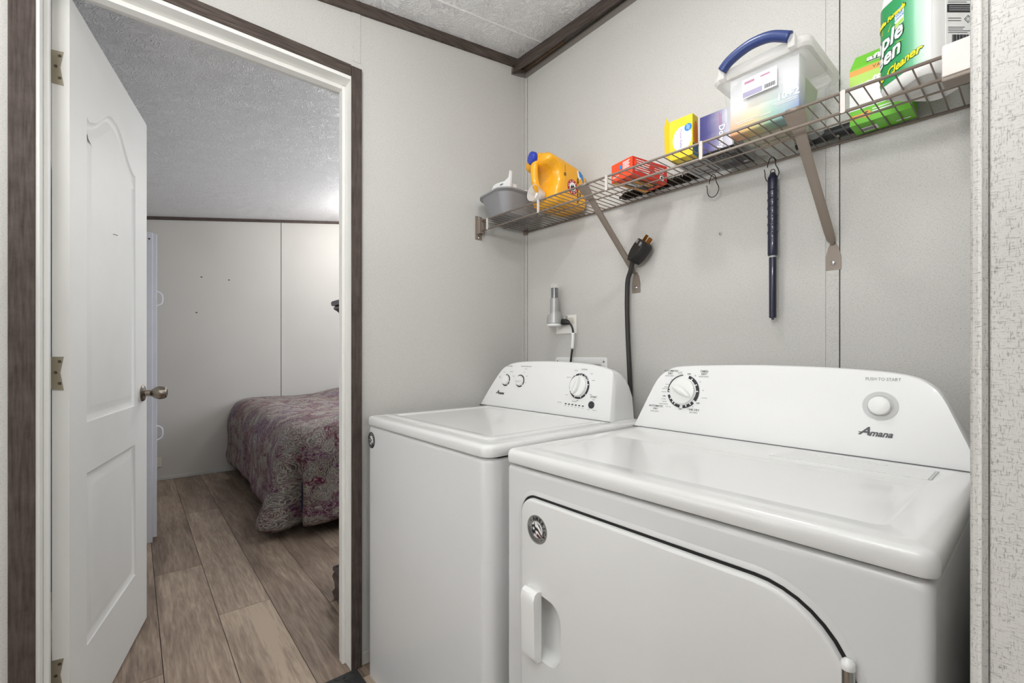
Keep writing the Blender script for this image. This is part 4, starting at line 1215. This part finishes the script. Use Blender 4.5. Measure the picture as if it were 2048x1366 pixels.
# 7 clear tote with blue handle
Tt = top(1.16)
tt = thing('storage_tote', 'clear plastic tote with navy handle, topmost item on shelf', 'tote', (1.165, -.165, Tt))
TX0, TX1, TY0, TY1 = 1.076, 1.248, -.246, -.058
def tring(ex, z, dy=0): return [(p[0], p[1], Tt+z) for p in rrect(TX1-TX0+2*ex, TY1-TY0+2*ex, .020, 5, (TX0+TX1)/2, (TY0+TY1)/2)]
b = NB(); loft(b, [tring(-.006, 0), tring(0, .006), tring(.006, .08), tring(.013, .148)], True, False)
b.faces.new([b.verts.new(Vector(p)) for p in tring(-.006, 0)])
obj('bin', b, 'clear_plastic', tt, 35)
b = NB()
loft(b, [tring(.013, .142), tring(.024, .139), tring(.028, .146), tring(.026, .160), tring(.018, .170), tring(.004, .172)], True, False)
obj('rim', b, 'frosted_rim', tt, 40)
b = NB(); loft(b, [tring(.006, .170), tring(.006, .173)]); obj('lid', b, 'frosted_rim', tt)
b = NB(); hp = smoothpts([(1.080, -.285, Tt+.160), (1.10, -.287, Tt+.175), (1.135, -.288, Tt+.187), (1.165, -.288, Tt+.190), (1.20, -.287, Tt+.184), (1.237, -.284, Tt+.164)], 6)
tube(b, hp, .0125, 14); hd = obj('handle', b, 'handle_blue', tt, True)
for x in (1.078, 1.240):
    b = NB(); box(b, x-.008, -.288, Tt+.138, x+.008, -.268, Tt+.168, .003); obj('handle_lug', b, 'frosted_rim', tt, 35)
# pack inside the tote
pk = thing('cleaning_pack', 'white pack with rainbow bottom edge seen through the clear tote', 'pack', (1.170, -.205, Tt+.004))
b = NB(); box(b, TX0+.004, TY0+.006, Tt+.004, TX1-.006, TY0+.050, Tt+.150, .003); pb = obj('body', b, 'rainbow_pack', pk, origin=(TX0+.004, TY0+.006, Tt+.004))
FMt = XZ(0, TY0+.0055, Tt)
b = NB(); text(b, '10+2', FMt, 1.218, .056, .024, z=.0008, bold=.0006); [quad(b, FMt, x0, z0, x1, z0+.0016, .0008) for x0, x1, z0 in ((1.185, 1.238, .043), (1.190, 1.238, .039), (1.095, 1.150, .032), (1.100, 1.140, .027), (1.155, 1.180, .028))]
obj('lettering', b, 'label_white', pk)
# paper label stuck on tote front
LBm = XZ(0, TY0-.0105, Tt)
b = NB(); quad(b, LBm, 1.118, .080, 1.200, .128, .0004); sl = obj('sticker', b, 'label_white', tt)
b = NB(); quad(b, LBm, 1.120, .082, 1.166, .095, .0010); obj('sticker_band', b, 'lavender', sl)
b = NB(); quad(b, LBm, 1.124, .115, 1.148, .121, .0010); quad(b, LBm, 1.162, .117, 1.184, .121, .0010); obj('sticker_mark', b, 'pink_ink', sl)
b = NB()
for k in range(12): quad(b, LBm, 1.171+k*.0021, .084, 1.172+k*.0021+.0005*(k % 2), .094, .0010)
obj('barcode', b, 'print_dark', sl)
# other contents
b = NB(); box(b, TX0+.012, -.185, Tt+.004, TX1-.020, -.13, Tt+.10, .006); box(b, TX0+.03, -.125, Tt+.004, TX1-.03, -.085, Tt+.07, .008)
tag(obj('spare_refill', b, 'content_tan', None, 35, origin=(1.17, -.13, Tt+.004)), 'tan wrapped bundle at the back inside the clear tote', 'bundle')
b = NB(); 
m = Matrix.Translation((1.215, -.15, Tt+.05)) @ Matrix.Rotation(.25, 4, 'Y')
prism(b, rrect(.10, .12, .01, 3), m @ frame((0, 0, .0), (0, 1, 0), (0, 0, 1)), .006, .012)
tag(obj('folded_sheet', b, 'paper_green', None, origin=(1.22, -.15, Tt+.02)), 'pale green folded sheet against right side of the clear tote', 'paper')

# 8 black tube
b = NB(); zt = top(1.24)+.0165
tube(b, [(1.170, -.030, zt), (1.300, -.030, zt-.001)], .0155, 20)
tu = tag(obj('cardboard_tube', b, 'tube_black', None, 35, origin=(1.235, -.030, zt)), 'short black tube lying behind the clear tote', 'tube')
b = NB(); lathe(b, [(.0035, 0), (.0035, .002), (.001, .003)], frame((1.268, -.0375, zt-.0145), (1, 0, 0), (0, -1, .5)), 12); obj('rivet', b, 'hinge_metal', tu)

# 9 green affresh box
za = top(1.36)
af = thing('carton', 'lime green cleaner carton behind the large white jug', 'box', (1.363, -.045, za), 'cartons on the wire shelf')
AX0, AX1, AY0, AY1 = 1.303, 1.421, -.078, -.012
b = NB()
loft(b, [[(AX0, AY0, za), (AX1, AY0, za), (AX1, AY1, za), (AX0, AY1, za)], [(AX0, AY0, za+.14), (AX1, AY0, za+.14), (AX1, AY1, za+.14), (AX0, AY1, za+.14)],
         [(AX0+.006, AY0+.028, za+.182), (AX1-.006, AY0+.028, za+.182), (AX1-.006, AY0+.036, za+.182), (AX0+.006, AY0+.036, za+.182)]])
ab = obj('body', b, 'lime', af)
AM = XZ(0, AY0-.0003, za); AT = frame((0, AY0-.0003, za+.14), (1, 0, 0), (0, .028, .042))
b = NB(); quad(b, AM, AX0, .036, AX1, .122, .0004); obj('front_print', b, 'label_white', ab)
b = NB(); quad(b, AM, AX0, .122, AX1, .136, .0006); obj('orange_band', b, 'label_orange', ab)
b = NB(); quad(b, AM, AX0, .098, AX1, .122, .0007); obj('green_band', b, 'lime_pale', ab)
b = NB(); text(b, 'affresh', AT, 1.375, .022, .030, z=.0012, bold=.0010); text(b, 'affresh', AM, 1.375, .094, .030, z=.0012, bold=.0008); quad(b, AT, 1.34, .006, 1.42, .0075, .0008); obj('lettering', b, 'label_white', ab)
b = NB(); text(b, 'affresh', AT, 1.3758, .0214, .030, z=.0006, bold=.0022); text(b, 'VALUE', AM, 1.367, .129, .011, z=.0010, space=1.2); obj('lettering', b, 'green_dark', ab)
b = NB(); quad(b, AM, AX0, .014, AX0+.034, .024, .0006); disc(b, AM, AX0+.034, .019, .009, .0010, seg=20); obj('count_badge', b, 'label_orange', ab)
b = NB(); text(b, '5', AM, AX0+.034, .019, .015, z=.0014, bold=.0004)
for k in range(10): quad(b, frame((0, 0, za-.0004), (1, 0, 0), (0, -1, 0)), AX0+.017+k*.0028, .028, AX0+.0185+k*.0028, .045, .0012)
obj('print', b, 'print_dark', ab)
b = NB(); quad(b, frame((0, 0, za-.0003), (1, 0, 0), (0, -1, 0)), AX0+.014, .024, AX0+.048, .050, .0008); obj('barcode_patch', b, 'label_white', ab)
b = NB(); quad(b, AM, 1.348, .026, 1.392, .0285, .0008); quad(b, AM, 1.348, .020, 1.385, .0225, .0008); quad(b, AM, 1.348, .014, 1.390, .0160, .0008); quad(b, frame((0, 0, za-.0003), (1, 0, 0), (0, -1, 0)), 1.385, .028, 1.412, .033, .0008); obj('lettering', b, 'label_white', ab)

# 10 large cleaner jug
zs = top(1.45)
sg = thing('cleaner_jug', 'large white jug with green cleaner label at right shelf end', 'jug', (1.463, -.160, zs))
jc = Vector((1.462, -.150)); ang = math.radians(-40)
SGH = .285
def sring(ins, z):
    out = []
    for p in rrect(.125-2*ins, .145-2*ins, max(.008, .032-ins), 9):
        x = p[0]*math.cos(ang)-p[1]*math.sin(ang); y = p[0]*math.sin(ang)+p[1]*math.cos(ang)
        out.append((jc.x+x, jc.y+y, zs+z))
    return out
b = NB()
loft(b, [sring(.022, .002), sring(.012, 0), sring(.004, .006), sring(0, .018), sring(0, .20), sring(.004, .225), sring(.018, .250), sring(.034, .268), sring(.038, .285)])
sb = obj('body', b, 'jug_white', sg, 40)
b = NB(); lathe(b, [(.020, 0), (.020, .02), (.018, .022)], Matrix.Translation((jc.x, jc.y, zs+.285)), 24); obj('cap', b, 'green_label', sg, 40)
# curved label wrapping the face pointing left/front
def wrap(u):
    """arc-length along the outline; face A (facing -x,-y) u in [0, .100], returns point, normal"""
    ring = sring(0, 0); n = len(ring)
    P = [Vector(p) for p in ring]
    # order starts at local TR corner; the label face is the local -x / -y side chosen below
    return P
P = [Vector(p) for p in sring(-.0006, 0)]
cen = Vector((jc.x, jc.y, zs))
# walk outline by angle, from the far left round to the front corner
def outline_point(theta):
    best = None; d = Vector((math.cos(theta), math.sin(theta)))
    n = len(P)
    for i_ in range(n):
        a = P[i_]-cen; c = P[(i_+1) % n]-cen
        den = d.x*(c.y-a.y)-d.y*(c.x-a.x)
        if abs(den) < 1e-9: continue
        t = (a.x*(c.y-a.y)-a.y*(c.x-a.x))/den; s = (a.x*d.y-a.y*d.x)/den
        if t > 0 and -1e-6 <= s <= 1+1e-6: best = Vector((cen.x+d.x*t, cen.y+d.y*t, 0)); break
    return best
TH0, TH1 = math.radians(172), math.radians(277)     # label sweep (from -x towards -y)
samp = [outline_point(TH0+(TH1-TH0)*i_/120) for i_ in range(121)]
cum = [0]
for a, c in zip(samp, samp[1:]): cum.append(cum[-1]+(c-a).length)
LT = cum[-1]
def onface(u, h, z=0):
    u = max(0, min(LT, u)); k = 0
    while k < 119 and cum[k+1] < u: k += 1
    t = (u-cum[k])/max(1e-9, cum[k+1]-cum[k]); p = samp[k].lerp(samp[k+1], t)
    tg = (samp[k+1]-samp[k]).normalized(); nn = Vector((tg.y, -tg.x, 0))
    if nn.dot(Vector((p.x-cen.x, p.y-cen.y, 0))) < 0: nn = -nn
    q = p+nn*z; q.z = zs+h; return q
FLAT = Matrix.Identity(4)
def wrapbm(bm, z):
    if True:
        bmesh.ops.subdivide_edges(bm, edges=[e for e in bm.edges if e.calc_length() > .012], cuts=2, use_grid_fill=False)
    bmesh.ops.triangulate(bm, faces=bm.faces)
    for v in bm.verts: v.co = onface(v.co.x, v.co.y, z+v.co.z)
b = NB(); uvl = b.loops.layers.uv.new('UVMap'); NU, NV = 48, 8
gv = []
for j in range(NV+1):
    row = []
    for i_ in range(NU+1):
        u = LT*i_/NU; lo = .012+.030*(1-(u/LT))**2*0+.020*math.sin(u/LT*PI*.5)*0+.014; hi = .195
        lo = .022+.026*abs(u/LT-.45)**1.5*0
        hh_ = lo+(hi-lo)*j/NV
        row.append(b.verts.new(onface(u, hh_, .0003)))
    gv.append(row)
for j in range(NV):
    for i_ in range(NU):
        f = b.faces.new((gv[j][i_], gv[j][i_+1], gv[j+1][i_+1], gv[j+1][i_]))
        for l, (a, c) in zip(f.loops, ((i_, j), (i_+1, j), (i_+1, j+1), (i_, j+1))): l[uvl].uv = (a/NU, c/NV)
gl = obj('front_label', b, 'green_fade', sg, True)
def wtext(items, mat, z):
    b = NB()
    for s, x, y, size, bold, sh_, rot_ in items: text(b, s, FLAT, x, y, size, 'CENTER', bold, sh_, z=0, rot=rot_)
    wrapbm(b, z); return obj('lettering', b, mat, gl)
c0 = LT*.24
its = [('Simple', c0, .112, .046, .0006, .25, .12), ('Green', c0-.004, .078, .046, .0006, .25, .12)]
wtext([(s, x, y, z_, .0032, a, r_) for s, x, y, z_, _, a, r_ in its], 'green_dark', .0009)
wtext([(s, x, y, z_, .0012, a, r_) for s, x, y, z_, _, a, r_ in its], 'label_white', .0015)
its = [('All-Purpose Cleaner', LT*.235, .040, .024, .0006, .3, .10), ('Versatile Formula', LT*.38, .158, .013, .0002, .3, .10)]
wtext([(s, x, y, z_, .0018, a, r_) for s, x, y, z_, _, a, r_ in its], 'green_dark', .0009)
wtext([(s, x, y, z_, .0006, a, r_) for s, x, y, z_, _, a, r_ in its], 'text_yellow', .0015)
b = NB()
for k in range(16):
    a = k/16*2*PI; r0, r1 = .040, .062
    prism(b, [(c0+.01+r0*math.cos(a-.02), .108+r0*.7*math.sin(a-.02)), (c0+.01+r1*math.cos(a), .108+r1*.7*math.sin(a)), (c0+.01+r0*math.cos(a+.02), .108+r0*.7*math.sin(a+.02))], FLAT, 0, .0001)
wrapbm(b, .0006); obj('rays', b, 'text_yellow', gl)
b = NB(); prism(b, [(LT*.60-.011, .126), (LT*.60+.011, .130), (LT*.60+.011, .160), (LT*.60, .166), (LT*.60-.011, .158)], FLAT, 0, .0002); wrapbm(b, .0008); obj('badge', b, 'label_white', gl)
b = NB(); prism(b, [(LT*.60-.010, .128), (LT*.60+.010, .131), (LT*.60+.010, .139), (LT*.60-.010, .136)], FLAT, 0, .0001); wrapbm(b, .0012); obj('badge_band', b, 'lime_pale', gl)
b = NB(); text(b, 'SAFER', FLAT, LT*.60, .152, .0065, bold=.0001, z=0, rot=.12); text(b, 'CHOICE', FLAT, LT*.60, .145, .0058, bold=.0001, z=0, rot=.12)
prism(b, [(LT*.60-.006, .158), (LT*.60+.006, .160), (LT*.60+.004, .168), (LT*.60-.004, .166)], FLAT, 0, .0001); wrapbm(b, .0013); obj('badge_text', b, 'label_blue', gl)
# back label on the right-hand face
a_ = math.radians(-40)
xd_ = Vector((-math.sin(a_), math.cos(a_), 0)); nn_ = Vector((math.cos(a_), math.sin(a_), 0))
BM = frame(Vector((jc.x, jc.y, zs))+nn_*.0627, xd_, (0, 0, 1))
b = NB(); quad(b, BM, -.030, .030, .030, .20, .0006, .0008); bl_ = obj('back_label', b, 'label_white', sg)
b = NB(); quad(b, BM, -.028, .112, .030, .128, .0012)
for k in range(15): quad(b, BM, -.018+k*.0022, .052, -.0168+k*.0022+.0004*(k % 3), .068, .0012)
rnd = random.Random(5)
for k in range(17):
    zz = .195-k*.0042
    quad(b, BM, -.026, zz, .030-(rnd.random()*.02 if k % 4 == 3 else 0), zz+.0011, .0010)
for k in range(4): quad(b, BM, -.026, .082-k*.0035, .022-rnd.random()*.02, .0831-k*.0035, .0010)
for zz in (.100, .095): quad(b, BM, -.026, zz, .000, zz+.0012, .0010)
outl(b, [(.006, .099), (.014, .107), (.022, .099), (.014, .091)], .0008, .0006, .0010, BM)
text(b, '0', BM, .014, .1025, .005, z=.0008); text(b, '0', BM, .014, .0955, .005, z=.0008); text(b, '0', BM, .0105, .099, .005, z=.0008); text(b, '0', BM, .0175, .099, .005, z=.0008)
text(b, '37', BM, .022, .070, .006, z=.0008); text(b, 'RT 230', BM, .004, .020, .006, z=.0010, bold=.0001)
obj('lettering', b, 'print_dark', bl_)
b = NB()
for k in range(3): quad(b, BM, -.024, .124-k*.004, .026, .1250-k*.004, .0015)
obj('band_text', b, 'ring_grey', bl_)

# ================================================================== THINGS ON / BY THE BACK WALL
# hooks + pole
def hook(x, label):
    z = zd(x)-.004; y = -.034
    h = thing('wire_hook', label, 'hook', (x, y, z), 'wire hooks under the shelf')
    p = smoothpts([(x-.011, y-.003, z-.020), (x-.010, y, z-.006), (x-.004, y, z+.006), (x+.004, y+.001, z+.006), (x+.009, y, z-.006), (x+.010, y, z-.018), (x+.017, y, z-.034), (x+.018, y, z-.046), (x+.010, y, z-.060), (x-.001, y, z-.064), (x-.013, y, z-.058), (x-.018, y, z-.046), (x-.019, y, z-.032), (x-.021, y, z-.022)], 5)
    b = NB(); tube(b, p, .0012, 7); obj('bent_wire', b, 'wire_black', h, True)
hook(.935, 'empty black wire hook under the shelf'); hook(1.108, 'black wire hook that holds the navy pole')
px, py = 1.110, -.034
pz = 1.656
po = thing('telescoping_pole', 'navy telescoping pole hanging from hook under the shelf', 'pole', (px, py, pz))
b = NB(); pf = [(.004, .010), (.007, .008), (.0095, .0), (.0125, -.004), (.0132, -.012), (.0132, -.040)]
z = -.042
while z > -.175:
    pf += [(.0132, z), (.0142, z-.002), (.0142, z-.006), (.0130, z-.009), (.0130, z-.022)]; z -= .0235
pf += [(.0132, z-.004), (.0132, -.228), (.0115, -.231)]
lathe(b, pf, Matrix.Translation((px, py, pz)), 24); obj('grip', b, 'pole_navy', po, 40)
b = NB(); lathe(b, [(.0075, -.230), (.0075, -.236)], Matrix.Translation((px, py, pz)), 20); obj('collar', b, 'ring_grey', po, 40)
b = NB(); lathe(b, [(.0095, -.236), (.0098, -.24), (.0094, -.408), (.0085, -.411), (.0035, -.411), (.0035, -.416)], Matrix.Translation((px, py, pz)), 20); obj('tube', b, 'pole_navy', po, 40)
b = NB(); ts = [(px+.006*math.cos(a), py, pz+.012+.007*math.sin(a)) for a in [k*2*PI/16 for k in range(17)]]; tube(b, ts, .0012, 6); obj('hang_loop', b, 'wire_black', po, True)
# nail in the wall
b = NB(); lathe(b, [(.0035, .005), (.0035, .006), (.001, .0065)], XZ(.944, 0, 1.528), 10); lathe(b, [(.0012, 0), (.0012, .005)], XZ(.944, 0, 1.528), 8)
tag(obj('nail', b, 'nickel', None, origin=(.944, 0, 1.528)), 'small nail head in the wall left of the navy pole', 'nail')
# nail marks on the right wall
b = NB(); prism(b, [(-.0008, -.002), (.0010, -.0014), (.0006, .0024), (-.0010, .0016)], XZ(1.6210, -.9885, .858), 0, .0012)
tag(obj('nail', b, 'label_white', None, origin=(1.621, -.9885, .858)), 'tiny white nail chip on the textured wall at far right', 'nail')

# outlet with plug-in torch
ou = thing('wall_outlet', 'white wall outlet behind the plug-in torch above washer', 'outlet', (.275, 0, 1.272))
b = NB(); box(b, .212, -.006, 1.232, .330, 0, 1.312, .002); obj('plate', b, 'outlet_white', ou)
b = NB(); prism(b, rrect(.036, .030, .008, 4, .300, 1.286), XZ(), .006, .0075); obj('socket', b, 'outlet_cream', ou)
fl = thing('plug_in_torch', 'silver rechargeable torch plugged into the outlet above washer', 'torch', (.240, -.045, 1.262))
fx, fy = .243, -.048
b = NB(); lathe(b, [(.027, 1.262), (.0315, 1.266), (.0325, 1.2745)], Matrix.Translation((fx, fy, 0)), 30); obj('base_ring', b, 'plastic_white', fl, 40)
b = NB(); pts = []
rings = []
for z, r in ((1.276, .034), (1.300, .0335), (1.316, .031)):
    rg = []
    for k in range(36):
        a = 2*PI*k/36; zz = z+(.010*math.cos(a) if z > 1.31 else 0)
        rg.append((fx+r*math.cos(a), fy+r*math.sin(a), zz))
    rings.append(rg)
loft(b, rings); obj('cradle', b, 'torch_silver', fl, 40)
b = NB(); box(b, fx-.006, fy+.02, 1.272, fx+.040, -.006, 1.310, .004); obj('plug_block', b, 'torch_silver', fl, 40)
b = NB(); lathe(b, [(.0195, 1.305), (.019, 1.384), (.017, 1.386)], Matrix.Translation((fx, fy, 0)), 30); obj('barrel', b, 'torch_silver', fl, 40)
b = NB(); lathe(b, [(.0155, 1.386), (.0155, 1.430)], Matrix.Translation((fx, fy, 0)), 30); obj('lamp_head', b, 'lens_dark', fl, 40)
b = NB(); lathe(b, [(.0178, 1.386), (.0178, 1.446), (.016, 1.448), (.001, 1.448)], Matrix.Translation((fx, fy, 0)), 30); obj('clear_cap', b, 'clear_shell', fl, 40)
# washer plug + cord
wc = thing('power_cable', 'black washer power cord with white tag plugged in the outlet', 'power cord', (.30, -.03, 1.26))
b = NB(); m = frame((.290, -.010, 1.282), (0, 0, 1), (.4, .1, 0))
tube(b, [(.272, -.030, 1.282), (.292, -.032, 1.281), (.306, -.032, 1.278), (.314, -.030, 1.273)], .013, 10, True, [.0135, .014, .0105, .006]); obj('plug', b, 'cord_black', wc, 40)
cp = smoothpts([(.310, -.031, 1.275), (.323, -.030, 1.266), (.331, -.029, 1.248), (.332, -.028, 1.225), (.328, -.026, 1.18), (.319, -.025, 1.13), (.312, -.025, 1.08), (.308, -.03, .98)], 6)
b = NB(); tube(b, cp, .0042, 8); obj('cable', b, 'cord_black', wc, True)
b = NB(); tube(b, smoothpts([(.3325, -.028, 1.233), (.331, -.0275, 1.205), (.3265, -.026, 1.165)], 4), .0068, 8); obj('tag', b, 'label_white', wc, True)
# laundry outlet box
lbx = thing('laundry_supply_box', 'white recessed supply box on the wall behind washer', 'supply box', (.35, 0, 1.03))
b = NB(); loft(b, [[XZ() @ Vector((p[0], p[1], z)) for p in rrect(.284-2*i_, .235-2*i_, max(.004, .012-i_), 5, .350, 1.012)] for i_, z in ((0, .0005), (0, .005), (.002, .007), (.026, .007), (.030, .004), (.030, .001))], True, False); obj('frame', b, 'plastic_white', lbx, 40)
b = NB(); box(b, .250, -.0025, .93, .450, -.0005, 1.094); obj('recess', b, 'print_grey', lbx)
for x in (.222, .478):
    b = NB(); lathe(b, [(.004, .007), (.004, .008), (.001, .0085)], XZ(x, 0, 1.112), 10); obj('screw', b, 'nickel', lbx)

# dryer cord and plug
dc = thing('power_cable', 'thick black dryer cord with large unplugged plug, tucked behind shelf brace', 'power cord', (.64, -.04, 1.45))
cd = smoothpts([(.645, -.050, 1.486), (.628, -.040, 1.450), (.612, -.034, 1.420), (.606, -.030, 1.370), (.606, -.030, 1.30), (.611, -.032, 1.20), (.618, -.034, 1.10), (.624, -.036, 1.0), (.628, -.04, .93)], 6)
b = NB(); tube(b, cd, .0088, 12); obj('cable', b, 'cord_grey', dc, True)
ax = Vector((.62, .06, .76)).normalized(); sd = Vector((.72, -.45, -.52)).normalized(); sd = (sd-ax*sd.dot(ax)).normalized()
PM = frame((.642, -.052, 1.482), sd, ax)
b = NB(); rings = []
for z, s in ((-.026, .90), (-.022, 1), (.014, 1), (.018, .9)):
    rings.append([PM @ Vector((p[0]*s, p[1], z)) for p in smooth_poly([(-.010, 0), (-.024, .020), (-.030, .036), (-.030, .064), (-.020, .080), (.020, .080), (.030, .064), (.030, .036), (.024, .018), (.010, 0)])])
loft(b, rings); pg = obj('plug', b, 'cord_black', dc, 40)
b = NB(); 
for x0 in (-.024, .007): box(b, x0, .062, .0175, x0+.015, .076, .0195, .001, 1, PM)
obj('clamp_plate', b, 'tub_grey', pg)
b = NB()
for x0, z0 in ((-.020, -.004), (.012, -.004)): box(b, x0, .08, z0-.006, x0+.002, .103, z0+.006, 0, 1, PM)
box(b, -.004, .08, -.020, .004, .100, -.018, 0, 1, PM); obj('prong', b, 'copper', pg)
